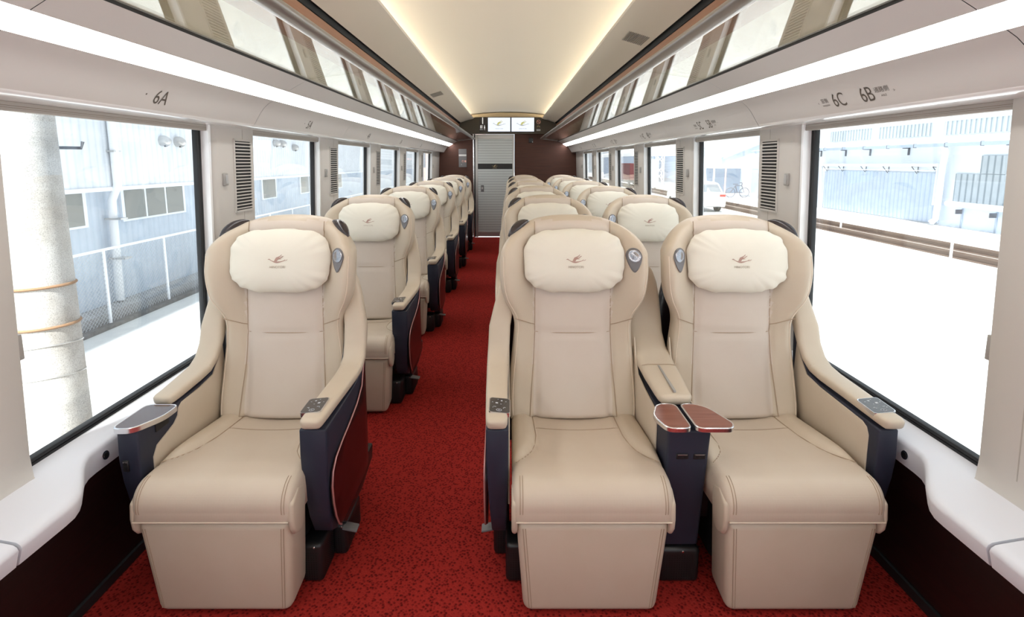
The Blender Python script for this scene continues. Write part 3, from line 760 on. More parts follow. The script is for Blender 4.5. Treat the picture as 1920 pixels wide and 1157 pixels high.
def make_pillow(root):
    a, b_, zc = 0.198, 0.124, 1.037
    def pt(r, ph, front):
        c, s = math.cos(ph), math.sin(ph)
        ex = 2 / 3.1
        x = a * r * math.copysign(abs(c) ** ex, c); z = b_ * r * math.copysign(abs(s) ** ex, s)
        base = yfront(0, 1.037) - 0.012
        wr = 0.0042 * math.sin(17 * ph + 1.3 * math.sin(5 * ph)) * r ** 5 + 0.002 * math.sin(29 * ph + 2) * r ** 8
        x *= 1 + 0.010 * math.sin(11 * ph + .7) * r ** 6; z *= 1 + 0.018 * math.sin(13 * ph + .3) * r ** 6 + 0.02 * math.sin(3 * ph) * r ** 4
        bend = -0.55 * x * x + 0.195 * z
        if front: y = base + bend - 0.052 * (1 - r ** 2.6) ** 0.62 + wr
        else: y = base + bend + 0.012 * (1 - r ** 2) + wr
        return (x, y, zc + z)
    mb = MB(); N = 72
    R = list(np.sin(np.linspace(0.06, 1, 15) * math.pi / 2))
    fr = [[pt(r, 2 * math.pi * k / N, True) for k in range(N)] for r in R]
    bk = [[pt(r, 2 * math.pi * k / N, False) for k in range(N)] for r in R[::-1]][1:]
    V = mb.grid(fr + bk, PILLOW, cu=True); mb.cap(V[0], PILLOW); mb.cap(V[-1], PILLOW)
    o = mb.build('head_pillow', root, angle=80)
    o['label'] = 'puffy cream head pillow with a bird emblem'
    def fy(x, z):
        r = min(.98, (abs(x / a) ** 3.1 + abs(z / b_) ** 3.1) ** (1 / 3.1))
        return yfront(0, 1.037) - 0.012 - .55 * x * x + .195 * z - 0.052 * (1 - r ** 2.6) ** 0.62 - 0.0012
    mb = MB(); bird(mb, lambda x, y: (x + .004, fy(x, y + .012), zc + y + .012), 0.078, [LOGO])
    e = mb.build('bird_emblem', o, smooth=False, recalc=False); e['label'] = 'rose brown bird emblem'
    t = text_mesh('HINOTORI', 0.0125, LOGOT, 'emblem_text', extrude=.0001)
    me = t.data
    for v in me.vertices:
        x, y = v.co.x * 1.0, v.co.y; v.co = (x + .004, fy(x, y - .017) - .0002, zc + y - .017)
    t.parent = o
    return o
def make_clip(root, s):
    # dark grip following the top corner of the headrest
    mb = MB(); rings = []
    n = 15
    for i in range(n):
        q = i / (n - 1); x = 0.172 + 0.084 * q
        h = Htop(x); sc = math.sin(math.pi * min(max(q, .02), .98)) ** 0.6
        g = Vector((x, 0, h)); nx = Vector(((Htop(x - .004) - Htop(x + .004)), 0, .008)).normalized()
        y0 = yfront(min(x, .288), min(h, 1.2)) + 0.05
        ring = []
        for k in range(10):
            a = 2 * math.pi * k / 10
            u = 0.030 * sc * math.cos(a); v = 0.024 * sc * math.sin(a)
            p = g + nx * (v + .002); ring.append((s * p.x, y0 + u, p.z))
        rings.append(ring)
    V = mb.grid(rings, CLIP, cu=True); mb.cap(V[0], CLIP); mb.cap(V[-1], CLIP)
    return mb.build('grab_clip', root, angle=60)
def make_speaker(root, s):
    cx, cz = 0.232, 1.058
    def on(x, z, d):
        return (s * x, yfront(x, z) - d, z)
    def tear(k, sc):
        a = 2 * math.pi * k / 32
        x = 0.027 * sc * math.cos(a); z = 0.031 * sc * math.sin(a)
        if z < 0: z *= 1.85; x *= (1 - 0.42 * (abs(z) / (0.058 * sc)) ** 1.3)
        return cx + x, cz + z
    mb = MB(); rings = []
    for sc, d in ((1.06, -.002), (1.04, .004), (.98, .0062), (.86, .0058), (.5, .0056)):
        rings.append([on(*tear(k, sc), d) for k in range(32)])
    V = mb.grid(rings, GREY, cu=True); mb.cap(V[-1], GREY)
    o = mb.build('speaker', root, angle=50); o['label'] = 'teardrop grey reading lamp speaker with silver dome'
    mb = MB(); rings = []
    for r, d in ((.0225, .004), (.0222, .0085), (.0195, .0095), (.0165, .0078), (.012, .0092), (.006, .0105), (.001, .011)):
        rings.append([on(cx + r * math.cos(2 * math.pi * k / 24), cz + .004 + r * 1.08 * math.sin(2 * math.pi * k / 24), d) for k in range(24)])
    V = mb.grid(rings, SPK, cu=True); mb.cap(V[-1], SPK); mb.build('dome', o, angle=40)
def cush_z(x, y):
    """top of the seat cushion"""
    z = np.interp(y, [-0.56, -0.52, -0.47, -0.40, -0.25, -0.05, 0.0, 0.06], [0.43, 0.449, 0.457, 0.457, 0.442, 0.418, 0.413, 0.408])
    a = abs(x)
    # seam between centre panel and bolster flares outwards to the front
    xs = bol_x(y)
    z = z + 0.016 * float(sst(xs - .004, xs + .035, a)) * float(sst(-.44, -.30, y)) - 0.004 * math.exp(-((a - xs) / .006) ** 2) * (1 if y > -.42 else 0)
    z -= 0.010 * (1 - min(1, (a / .16)) ** 2) * float(sst(-.40, -.2, y))
    return float(z)
def bol_x(y): return float(np.interp(y, [-.44, -.41, -.37, -.33, -.28, -.2, -.1, 0.05], [.262, .240, .205, .180, .166, .158, .160, .165]))
def make_cushion(root):
    mb = MB()
    prof = []
    for y in np.linspace(0.06, -0.46, 40): prof.append((y, None))
    # nose: quarter round then the front face, undercut
    nose = []
    for q in np.linspace(0, 1, 13):
        a = q * math.pi * 0.56; nose.append((-0.47 - 0.072 * math.sin(a), 0.385 + 0.072 * math.cos(a)))
    X = np.sin(np.linspace(-1, 1, 45) * math.pi / 2) * .5 + np.linspace(-1, 1, 45) * .5
    hw = 0.247
    rows = []
    for y, _ in prof:
        r = []
        for t in X:
            x = t * hw; e = (1 - abs(t)) * hw
            r.append((x, y, cush_z(x, y) - edge_r(e, .03)))
        rows.append(r)
    zoff = cush_z(0.0, -0.47) - (0.385 + .072)
    for (y, z) in nose[1:]:
        r = []
        for t in X:
            x = t * hw; e = (1 - abs(t)) * hw; d = edge_r(e, .03)
            cxn, czn = -0.47, 0.385
            L = math.hypot(y - cxn, z - czn); f = (L - d) / L
            r.append((x, cxn + (y - cxn) * f, czn + (z - czn) * f))
        rows.append(r)
    for (y, z) in ((-0.545, 0.348), (-0.540, 0.341), (-0.53, 0.336), (-.40, .33), (0.06, .33)):
        rows.append([(t * hw * (1 if z > .345 else .992), y + edge_r((1 - abs(t)) * hw, .03), z) for t in X])
    V = mb.grid(rows, LEATHERP)
    for side in (0, -1):
        ring = [V[i][side] for i in range(len(V))]
        mb.cap(ring, LEATHER)
    k = mb.mi(LEATHER)
    mb.bm.faces.ensure_lookup_table()
    for f in mb.bm.faces:
        c = f.calc_center_median()
        if abs(c.x) > bol_x(c.y) and c.y > -.43: f.material_index = k
    for s in (-1, 1):
        ys = np.linspace(0.02, -0.402, 40)
        mb.tube([(s * bol_x(y), y, cush_z(bol_x(y), y) + .0020) for y in ys], 0.0016, SEAM, 5)
        for dx in (0.0, 0.008):   # double stitched side seam on the nose
            mb.tube([(s * (hw - 0.024 - dx), -0.47 - (0.0725 - edge_r(.024 + dx, .03)) * math.sin(a), .385 + (0.0725 - edge_r(.024 + dx, .03)) * math.cos(a)) for a in np.linspace(0.1, math.pi * .56, 16)], 0.0012, SEAM, 5)
    mb.tube([(x, -.135, cush_z(x, -.135) + .0010) for x in np.linspace(-.155, .155, 20)], 0.0014, SEAM, 5)
    mb.tube([(x, -.5445, .3475) for x in np.linspace(-.235, .235, 12)], 0.0022, PIPING, 5)
    return mb.build('seat_cushion', root, angle=55)
def make_flap(root, s):
    mb = MB()
    poly = [(-.535, .40), (-.540, .35), (-.535, .315), (-.52, .292), (-.495, .280), (-.47, .285), (-.45, .31), (-.44, .36), (-.44, .41), (-.49, .43)]
    x0, x1 = sorted((s * .230, s * .249)); mb.prism(poly, 'x', x0, x1, LEATHER, .009, 3)
    return mb.build('side_flap', root, angle=60)
def make_footrest(root):
    mb = MB()
    t, b_ = 0.236, 0.212
    mb.hexa([(-b_, -.512, .008), (b_, -.512, .008), (b_ * .97, -.36, .012), (-b_ * .97, -.36, .012),
             (-t, -.535, .338), (t, -.535, .338), (t * .98, -.385, .338), (-t * .98, -.385, .338)], LEATHER, .028, 4)
    for s in (-1, 1):
        for dx in (.020, .028):
            mb.tube([(s * (t - dx - (t - b_) * q), -.5352 + .023 * q + edge_r(dx, .022) , 0.338 - .328 * q) for q in np.linspace(.06, .94, 8)], .0011, SEAM, 5)
    return mb.build('footrest', root, angle=60)
def make_base(root):
    mb = MB()
    mb.box(-.20, .20, -.34, .10, .05, .33, BLACK, .02, 2); mb.box(-.243, .243, -.30, .06, .18, .36, BLACK, .01, 2); mb.box(-.24, .24, .0, .16, .20, .40, BLACK, .02, 2); mb.box(-.15, .15, -.30, .18, 0, .06, BLACK)
    return mb.build('seat_base', root)

def arm_wing(root, s, x0s, name='arm_pad', tip=-.45, wid=.074, mat_=LEATHER, back=0.0):
    """padded arm top that sweeps up into the side wing behind the seat"""
    st = [(tip, .600, .62), (tip + .006, .602, .85), (tip + .02, .604, .96), (tip + .06, .606, 1.0), (-.25, .612, 1.06), (-.12, .617, 1.12), (-.06, .626, 1.16), (-.015, .652, 1.16), (.015, .700, 1.18), (.04, .765, 1.18), (.062, .835, 1.12), (.082, .905, .98), (.097, .952, .74), (.103, .974, .42)]
    st = [p for i, p in enumerate(st) if i < 4 or p[0] > tip + .065]
    st = [(y + back * float(sst(-.10, .03, y)), z, f) for y, z, f in st]
    ij = min(range(len(st)), key=lambda i: abs(st[i][0] + .06))
    xs = np.interp([p[0] for p in st], [-.46, -.2, -.02, .04, .10], x0s)
    mb = MB(); rings = []
    for i, (y, z, f) in enumerate(st):
        a = st[max(i - 1, 0)]; b_ = st[min(i + 1, len(st) - 1)]
        t = Vector((0, b_[0] - a[0], b_[1] - a[1])).normalized(); nrm = Vector((0, -t.z, t.y))
        hw = wid / 2 * f; th = .017 + (.012 if y > 0.03 else 0)
        if i == 0: th = .012
        ring = []
        for k in range(20):
            an = 2 * math.pi * k / 20; c, sn = math.cos(an), math.sin(an)
            u = hw * math.copysign(abs(c) ** .45, c); v = th * math.copysign(abs(sn) ** .55, sn)
            p = Vector((s * (xs[i] + u), y, z + .006)) + nrm * v; ring.append(p)
        rings.append(ring)
    V = mb.grid(rings, mat_, cu=True); mb.cap(V[0], mat_); mb.cap(V[-1], mat_)
    # stitched joint between pad and wing
    hw = wid / 2 * 1.16; z0 = .626 + .006 + .0172
    mb.tube([(s * (xs[ij] + u), -.06, z0 - (.004 if abs(u) > hw * .9 else 0)) for u in np.linspace(-hw * .93, hw * .93, 7)], .0014, SEAM, 5)
    return mb.build(name, root, angle=60)
def slice_y(bm):
    for y in (-.40, -.33, -.24, -.05, -.02, .01, .035, .06, .09):
        bmesh.ops.bisect_plane(bm, geom=list(bm.verts) + list(bm.edges) + list(bm.faces), plane_co=(0, y, 0), plane_no=(0, 1, 0), dist=1e-5)
    for z in (.48, .40, .33, .26):
        bmesh.ops.bisect_plane(bm, geom=list(bm.verts) + list(bm.edges) + list(bm.faces), plane_co=(0, 0, z), plane_no=(0, 0, 1), dist=1e-5)
BODY = [(-.432, .585), (-.436, .50), (-.432, .42), (-.420, .34), (-.402, .26), (-.375, .19), (-.33, .165), (-.20, .155), (.02, .16), (.05, .22), (.065, .40), (.07, .62), (.083, .78), (.090, .86), (.079, .855), (.064, .81), (.038, .73), (.008, .665), (-.04, .612), (-.12, .596), (-.25, .590)]
def arm_body(root, s, x0, x1, m=NAVY, front=-.432, name='arm_body', taper=.016):
    mb = MB()
    poly = [(y + (front + .432) * max(0, min(1, (-.1 - y) / .3)), z) for y, z in BODY]
    a, b_ = sorted((s * x0, s * x1)); mb.prism(poly, 'x', a, b_, m, .012, 3)
    slice_y(mb.bm)
    for v in mb.bm.verts:
        if v.co.z < .48 and abs(v.co.x) > (x0 + x1) / 2: v.co.x -= s * taper * (.48 - v.co.z) / .3
        elif v.co.z < .48: v.co.x += s * taper * .45 * (.48 - v.co.z) / .3
        if abs(v.co.x) > (x0 + x1) / 2: v.co.x -= s * .030 * float(sst(-.05, .12, v.co.y))
        if v.co.y < -.40: v.co.y -= .006 * (1 - ((abs(v.co.x) - (x0 + x1) / 2) / ((x1 - x0) / 2)) ** 2)
    return mb.build(name, root, angle=50)
def outer_panel(root, s, x):
    curve = [(.048, .745), (.008, .648), (-.06, .562), (-.13, .522), (-.22, .496), (-.31, .476), (-.375, .455), (-.408, .425), (-.420, .38), (-.414, .32), (-.398, .26), (-.375, .215), (-.355, .198)]
    mb = MB()
    poly = curve + [(-.25, .195), (-.10, .20), (.02, .205), (.055, .26), (.073, .42), (.079, .62), (.088, .78), (.094, .86), (.084, .87), (.072, .83), (.062, .80)]
    a, b_ = sorted((s * x, s * (x + .010))); mb.prism(poly, 'x', a, b_, MAROON, .003, 2)
    bend = lambda y: s * .030 * float(sst(-.05, .12, y))
    slice_y(mb.bm)
    for v in mb.bm.verts: v.co.x -= bend(v.co.y)
    o = mb.build('outer_panel', root, angle=40); o['label'] = 'glossy dark maroon side panel with rose edge'
    mb = MB(); mb.tube([(s * (x + .0085) - bend(y), y - .001, z + .001) for y, z in curve], .0032, TRIM, 6); mb.build('edge_trim', o)
    return o
def inner_panel(root, s, x, y0=-.395, notch=False, y1=-.02):
    if notch: poly = [(-.395, .30), (-.395, .47), (-.375, .50), (-.285, .527), (-.262, .545), (-.255, .57), (-.235, .582), (-.13, .587), (-.04, .600), (.01, .655), (.04, .725), (.06, .30)]
    else: poly = [(y0, .30), (y0, .545), (y0 + .012, .568), (y0 + .035, .578), (-.13, .587), (-.04, .600), (.01, .655), (.04, .725), (.06, .30)]
    mb = MB(); a, b_ = sorted((s * x, s * (x - .006))); mb.prism(poly, 'x', a, b_, LEATHER, .002, 2)
    return mb.build('inner_panel', root, angle=40)
def control(root, s, xc, pad):
    """glossy key plate let into the pad"""
    mb = MB()
    def P(x, y, d): return (s * x, y, .6320 + d + (x - xc) * .10 - (y + .36) * (-.04))
    def plate(hw, y0, y1, d0, d1, m, rr=.010):
        pts = []
        for cx_, cy_, a0 in ((xc + hw - rr, y1 - rr, 0), (xc - hw + rr, y1 - rr, 90), (xc - hw + rr, y0 + rr, 180), (xc + hw - rr, y0 + rr, 270)):
            for q in range(5):
                a = math.radians(a0 + 22.5 * q); pts.append((cx_ + rr * math.cos(a), cy_ + rr * math.sin(a)))
        V = mb.grid([[P(x, y, d0) for x, y in pts], [P(x, y, d1) for x, y in pts]], m, cu=True); mb.cap(V[1], m)
    plate(.035, -.408, -.314, -.014, .0, ALU)
    o = mb.build('control_panel', pad, angle=40); o['label'] = 'dark glass key plate in a silver rim'
    mb = MB(); plate(.0325, -.4055, -.3165, .0, .0008, PAD); f = mb.build('key_plate', o, angle=40) if False else None
    if f is None:
        # key face and symbols as one sub-part
        k = mb
        for (x, y, w_, h_) in ((-.020, -.338, .005, .002), (-.006, -.334, .006, .006), (.006, -.326, .004, .002), (.010, -.350, .008, .008), (.024, -.346, .004, .002), (-.004, -.356, .004, .002), (-.016, -.376, .007, .0025), (.016, -.374, .009, .0025), (-.012, -.381, .0025, .004), (.022, -.380, .0025, .004), (.002, -.394, .003, .003)):
            pts = [P(xc + x + dx, y + dy, .0012) for dx, dy in ((-w_/2, -h_/2), (w_/2, -h_/2), (w_/2, h_/2), (-w_/2, h_/2))]
            k.face(pts, ICON)
        k.tube([P(xc + .002 + .009 * math.cos(a), -.394 + .006 * math.sin(a), .0012) for a in np.linspace(0, 2 * math.pi, 14, endpoint=False)], .0007, ICON, 4, closed=True)
        k.build('key_face', o, angle=40)
    return o
def perf_box(root, x0, x1, y0, y1, z1, name):
    mb = MB(); mb.box(x0, x1, y0, y1, 0, z1, BLACK, .016, 3)
    # grid of round holes on the faces
    xn = max(2, int((x1 - x0 - .03) / .0085)); zn = int((z1 - .035) / .0085)
    for i in range(xn):
        for j in range(zn):
            x = x0 + .018 + i * .0085; z = .018 + j * .0085
            mb.face([(x + .0029 * math.cos(a), y0 - .0006, z + .0029 * math.sin(a)) for a in np.linspace(0, 2 * math.pi, 6, endpoint=False)], DARK)
    yn = int((y1 - y0 - .03) / .0085)
    for xs in (x0 - .0006, x1 + .0006):
        for i in range(yn):
            for j in range(zn):
                y = y0 + .018 + i * .0085; z = .018 + j * .0085
                mb.face([(xs, y + .0029 * math.cos(a), z + .0029 * math.sin(a)) for a in np.linspace(0, 2 * math.pi, 6, endpoint=False)], DARK)
    mb.disc(((x0 + x1) / 2 + .01, y0 - .0008, z1 - .012), (0, -1, 0), .004, .003, .001, ALU, 8)
    return mb.build(name, root)
def aisle_foot(root, s):
    a, b_ = sorted((s * .195, s * .268)); perf_box(root, a, b_, -.385, -.26, .145, 'foot_cover')
    a, b_ = sorted((s * .255, s * .312)); perf_box(root, a, b_, -.262, -.08, .125, 'foot_cover')
    a, b_ = sorted((s * .30, s * .305)); mb = MB()
    mb.prism([(-.30, .165), (-.25, .125), (-.05, .125), (.10, .16), (.12, .22), (-.32, .22)], 'x', min(s*.26, s*.312), max(s*.26, s*.312), BLACK, .006, 2); mb.build('underframe', root)
    mb = MB(); mb.hexa([(s*.30, -.275, .112), (s*.355, -.285, .108), (s*.355, -.245, .108), (s*.30, -.235, .112), (s*.30, -.275, .120), (s*.355, -.285, .116), (s*.355, -.245, .116), (s*.30, -.235, .120)], GREY, .003, 2)
    mb.build('pedal', root)
def back_shell(root, x0, x1):
    mb = MB(); rows = []
    for z in np.linspace(.20, .98, 14):
        r = []
        for t in np.linspace(-1, 1, 25):
            x = (x0 + x1) / 2 + t * (x1 - x0) / 2 * (1 - .18 * max(0, (z - .7) / .3) ** 2)
            y = .215 + (z - .4) * .05 - .045 * abs(t) ** 6; r.append((x, y, z))
        rows.append(r)
    F = mb.grid(rows, MAROON); B = mb.grid([[(x, y + .012, z) for x, y, z in r] for r in rows], MAROON, flip=True)
    for ra, rb in ((F[0], B[0]), (F[-1], B[-1]), ([r[0] for r in F], [r[0] for r in B]), ([r[-1] for r in F], [r[-1] for r in B])):
        for i in range(len(ra) - 1):
            f = mb.bm.faces.new((ra[i], ra[i + 1], rb[i + 1], rb[i])); f.material_index = 0
    return mb.build('back_shell', root, angle=50)
def leaf(root, pts, z, th, m, name, label=None):
    """flip table leaf: wood top in an aluminium rim"""
    def rounded(poly, r, n=5):
        out = []; N = len(poly)
        for i in range(N):
            p = Vector(poly[i]); a = Vector(poly[i - 1]) - p; b_ = Vector(poly[(i + 1) % N]) - p
            rr = min(r, a.length * .45, b_.length * .45); a.normalize(); b_.normalize()
            for q in range(n + 1):
                u = q / n; out.append(p + a * rr * (1 - u) ** 2 + b_ * rr * u ** 2)
        return out
    P = rounded(pts, .028); c = sum(P, Vector((0, 0))) / len(P)
    def sc(d):
        res = []
        N = len(P)
        for i in range(N):
            t = (P[(i + 1) % N] - P[i - 1]).normalized(); n_ = Vector((t.y, -t.x))
            if n_.dot(P[i] - c) > 0: n_ = -n_
            res.append(P[i] + n_ * d)
        return res
    mb = MB()
    rings = [[(p.x, p.y, zz) for p in sc(d)] for d, zz in ((.004, z - th), (0, z - th + .003), (0, z - .002), (.0015, z), (.0045, z), (.0055, z - .001))]
    V = mb.grid(rings, ALU, cu=True); mb.cap(V[0], ALU); mb.cap(V[-1], ALU)
    o = mb.build(name, root, angle=35)
    if label: o['label'] = label
    mb = MB(); ring = [[(p.x, p.y, z - .0009) for p in sc(.0055)], [(p.x, p.y, z - .0003) for p in sc(.006)]]
    V = mb.grid(ring, m, cu=True); mb.cap(V[1], m); mb.build('leaf_top', o, smooth=False)
    return o
def usb(root, x, y, z, horizontal=True):
    mb = MB(); w, h = (.019, .009) if horizontal else (.009, .019)
    mb.box(x - w, x + w, y - .003, y + .004, z - h, z + h, BLACK, .0015, 1)
    w2, h2 = (.0055, .0025) if horizontal else (.0025, .0055)
    for d in (-1, 1):
        cx, cz = (x + d * .009, z - .001) if horizontal else (x, z + d * .009)
        mb.box(cx - w2, cx + w2, y - .0036, y - .003, cz - h2, cz + h2, DARK)
    mb.box(x - w * .8, x + w * .8, y - .0036, y - .003, z + h * .62, z + h * .80, GREYMET)
    return mb.build('power_socket', root)

def seat(kind):
    root = empty('reclining_seat')
    make_base(root); make_footrest(root); make_cushion(root); make_backrest(root); make_pillow(root)
    if kind == 'L':
        make_flap(root, 1); make_flap(root, -1); make_speaker(root, 1); make_clip(root, 1); make_clip(root, -1)
        arm_body(root, 1, .235, .322); pad = arm_wing(root, 1, [.276, .285, .290, .286, .252]); control(root, 1, .262, pad)
        outer_panel(root, 1, .320); inner_panel(root, 1, .237); aisle_foot(root, 1)
        # window side arm with the little tray
        arm_body(root, -1, .262, .330, front=-.448, taper=.022); arm_wing(root, -1, [.296, .296, .294, .286, .252], tip=-.285)
        leaf(root, [(-.336, -.466), (-.268, -.466), (-.222, -.38), (-.222, -.300), (-.336, -.300)], .606, .020, WOODTRAY, 'side_tray', 'dark tray in an aluminium rim')
        inner_panel(root, -1, .264, notch=True)
        mb = MB(); mb.box(-.2635, -.258, -.375, -.31, .543, .575, DARK, .002, 1); mb.build('tray_slot', root)
        usb(root, -.306, -.455, .475, False)
        back_shell(root, -.265, .265)
    elif kind == 'A':
        make_flap(root, -1); make_flap(root, 1); make_speaker(root, 1); make_clip(root, -1)
        arm_body(root, -1, .258, .330); pad = arm_wing(root, -1, [.295, .300, .300, .293, .252], wid=.072); control(root, -1, .287, pad)
        outer_panel(root, -1, .328); inner_panel(root, -1, .260); aisle_foot(root, -1)
        back_shell(root, -.265, .265)
    else:
        make_flap(root, -1); make_flap(root, 1); make_speaker(root, -1); make_clip(root, 1)
        arm_body(root, 1, .270, .335, taper=.024); pad = arm_wing(root, 1, [.310, .310, .306, .296, .252], wid=.074); control(root, 1, .308, pad)
        inner_panel(root, 1, .272); back_shell(root, -.265, .265)
    return root
def console():
    root = empty('centre_console')
    mb = MB(); mb.hexa([(-.062, -.378, .135), (.062, -.378, .135), (.055, .10, .135), (-.055, .10, .135), (-.070, -.420, .575), (.070, -.420, .575), (.066, .10, .59), (-.066, .10, .59)], NAVY, .010, 3)
    mb.build('console_body', root)
    arm_wing(root, 1, [0, 0, .002, 0, -.004], tip=-.285, wid=.122, back=.125)
    mb = MB(); mb.hexa([(-.004, -.262, .628), (.004, -.262, .628), (.004, -.065, .640), (-.004, -.065, .640), (-.004, -.262, .6362), (.004, -.262, .6362), (.004, -.065, .6475), (-.004, -.065, .6475)], BUTTON, .001, 1); mb.build('silver_strip', root)
    leaf(root, [(-.006, -.462), (-.085, -.462), (-.110, -.38), (-.075, -.295), (-.008, -.295)], .606, .017, WOODLEAF, 'table_leaf', 'left wood topped table leaf')
    leaf(root, [(.006, -.462), (.118, -.462), (.136, -.43), (.095, -.325), (.055, -.295), (.004, -.295)], .606, .017, WOODLEAF, 'table_leaf', 'wider right wood topped table leaf')
    usb(root, -.018, -.4125, .482); usb(root, .038, -.4125, .482)
    perf_box(root, -.068, .070, -.385, -.22, .13, 'vent_base')
    for s in (-1, 1): inner_panel(root, s, .0735, y0=-.30)
    mb = MB(); mb.prism([(.225, .80), (.27, .80), (.27, .96), (.225, .96)], 'x', -.05, .05, BLACK, .012, 2); mb.build('rear_cap', root)
    mb = MB(); mb.box(-.055, .055, .08, .20, .14, .62, NAVY, .01, 2); mb.build('rear_body', root)
    return root
XL, XA, XW, XC = -0.888, 0.269, 0.911, 0.590
sL, sA, sW, sC = seat('L'), seat('A'), seat('W'), console()
ORD = ['nearest', 'second', 'third', 'fourth', 'fifth', 'farthest']
for k in range(6):
    row = 6 - k; y = 1.95 + PITCH * k
    near = 'in the %s row' % ORD[k]
    for proto, x, lab, cat, grp in (
        (sL, XL, 'beige leather single seat by the left windows ' + near, 'seat', 'single seats along the left windows'),
        (sA, XA, 'beige leather seat right of the red aisle ' + near, 'seat', 'aisle seats of the right pairs'),
        (sW, XW, 'beige leather seat beside the right windows ' + near, 'seat', 'window seats of the right pairs'),
        (sC, XC, 'navy armrest console with wood leaves between the paired seats ' + near, 'console', 'consoles between the paired seats')):
        o = proto if k == 0 else copy_tree(proto)
        o.location = (x, y, 0); tag(o, lab, cat, grp)
# ------------------------------------------------------------------ outside
GL, GR = -1.40, -1.12
mb = MB(); mb.box(-60, -1.45, -40, 120, GL - .1, GL, GROUNDL); struct(mb.build('ground_left', smooth=False), 'pale concrete yard')
mb = MB(); mb.box(-1.45, 11.2, -40, 120, GR - .1, GR, GROUNDR); mb.box(11.2, 13.8, -40, 120, GR - .1, GR, TRACKG); mb.box(13.8, 90, -40, 120, GR - .1, GR, GROUNDR); struct(mb.build('ground_right', smooth=False), 'pale gravel yard')
# utility pole left
p = tag(empty('utility_pole', (-2.88, 3.09, GL)), 'weathered concrete pole close outside the nearest left window', 'pole')
mb = MB(); mb.tube([(0, 0, z) for z in np.linspace(0, 8, 12)], [.174 - .0035 * z for z in np.linspace(0, 8, 12)], POLEM, 40); mb.build('shaft', p)
for z, m in ((2.07, RUSTM), (1.82, RUSTM)):
    mb = MB(); mb.tube([(.169 * math.cos(a), .169 * math.sin(a), z + .008 * math.cos(a + .6)) for a in np.linspace(0, 2 * math.pi, 40, endpoint=False)], .009, m, 6, closed=True); mb.build('rusty_band', p)
for z in (1.69, 1.49):
    mb = MB(); mb.tube([(.170 * math.cos(a), .170 * math.sin(a), z + .03 * math.cos(a + .8)) for a in np.linspace(0, 2 * math.pi, 40, endpoint=False)], .004, GREYMET, 6, closed=True); mb.build('wire_band', p)
for z, ang, m in ((2.91, 45, STEELD), (2.35, -150, RUSTM), (1.28, -115, RUSTM)):
    a = math.radians(ang); d = Vector((math.cos(a), math.sin(a), 0))
    mb = MB(); mb.tube([d * .15 + Vector((0, 0, z)), d * .27 + Vector((0, 0, z)), d * .28 + Vector((0, 0, z + (.04 if z > 2.5 else -.05)))], .010, m, 8); mb.build('step_bolt', p)
o = MB(); o.box(-.35, .35, -.2, .2, 0, .50, YELLOW, .02, 2); tag(o.build('yellow_block', loc=(-2.72, 2.20, GL)), 'dull yellow block on the ground below the nearest left window', 'block')
# left warehouse
wx = -7.55
b_ = tag(empty('warehouse', (wx, 12, GL)), 'white corrugated warehouse with small windows outside the left windows', 'building')
mb = MB(); mb.box(-8, 0, -16, 34, 0, 2.35, SHEETL); mb.build('lower_wall', b_, smooth=False)
mb = MB(); mb.box(-8, .22, -16, 34, 2.35, 8.5, SHEETW); mb.box(-8, .25, -16, 34, 2.29, 2.36, FRAMEW); mb.build('upper_wall', b_, smooth=False)
mb = MB(); mb.box(-.02, .45, -16, 34, -.0, .16, DIRT); mb.build('footing', b_, smooth=False)
def lwin(y0, y1, n):
    w = MB(); w.box(0, .05, y0 - .05 - 12, y1 + .05 - 12, 1.66, 2.29, FRAMEW); o = w.build('window', b_, smooth=False)
    for i in range(n):
        a = y0 + (y1 - y0) * i / n + .03; c = y0 + (y1 - y0) * (i + 1) / n - .03
        w = MB(); w.box(.045, .056, a - 12, c - 12, 1.70, 2.27, WINDG); w.build('pane', o, smooth=False)
for y0, y1, n in ((7.9, 9.05, 2), (9.98, 11.85, 3), (12.4, 13.3, 1), (15.7, 16.6, 1), (18.6, 20.1, 2), (22.0, 23.2, 2), (27, 28.5, 2)): lwin(y0, y1, n)
for y, z in ((11.0, 3.26), (11.5, 3.26), (16.3, 3.4), (16.75, 3.4), (17.7, 3.3)):
    mb = MB(); rings = []
    c = Vector((.22, y - 12, z)); d = Vector((.8, -.0, -.6)).normalized()
    for t, r in ((0, .11), (.08, .115), (.15, .10), (.2, .06), (.215, .01)):
        rings.append([(c.x + t * .9, c.y + r * math.cos(a), c.z + r * math.sin(a) - (0 if t < .1 else .01)) for a in np.linspace(0, 2 * math.pi, 16, endpoint=False)])
    V = mb.grid(rings, GREYMET, cu=True); mb.cap(V[-1], GREYMET)
    mb.disc((c.x + .10, c.y, c.z - .085), (.5, 0, -.85), .055, .055, .02, DARK, 12); mb.build('vent_hood', b_)
for y, r in ((9.55, .07), (14.6, .045), (19.9, .045)):
    mb = MB(); mb.tube([(.30, y - 12, 5.5), (.30, y - 12, 2.4), (.16, y - 12, 2.1), (.12, y - 12, .2)], r, PIPEW, 10)
    for z in (3.0, 1.75, 1.0): mb.box(.05, .36, y - 12 - r - .02, y - 12 + r + .02, z, z + .03, GREYMET)
    mb.build('downpipe', b_)
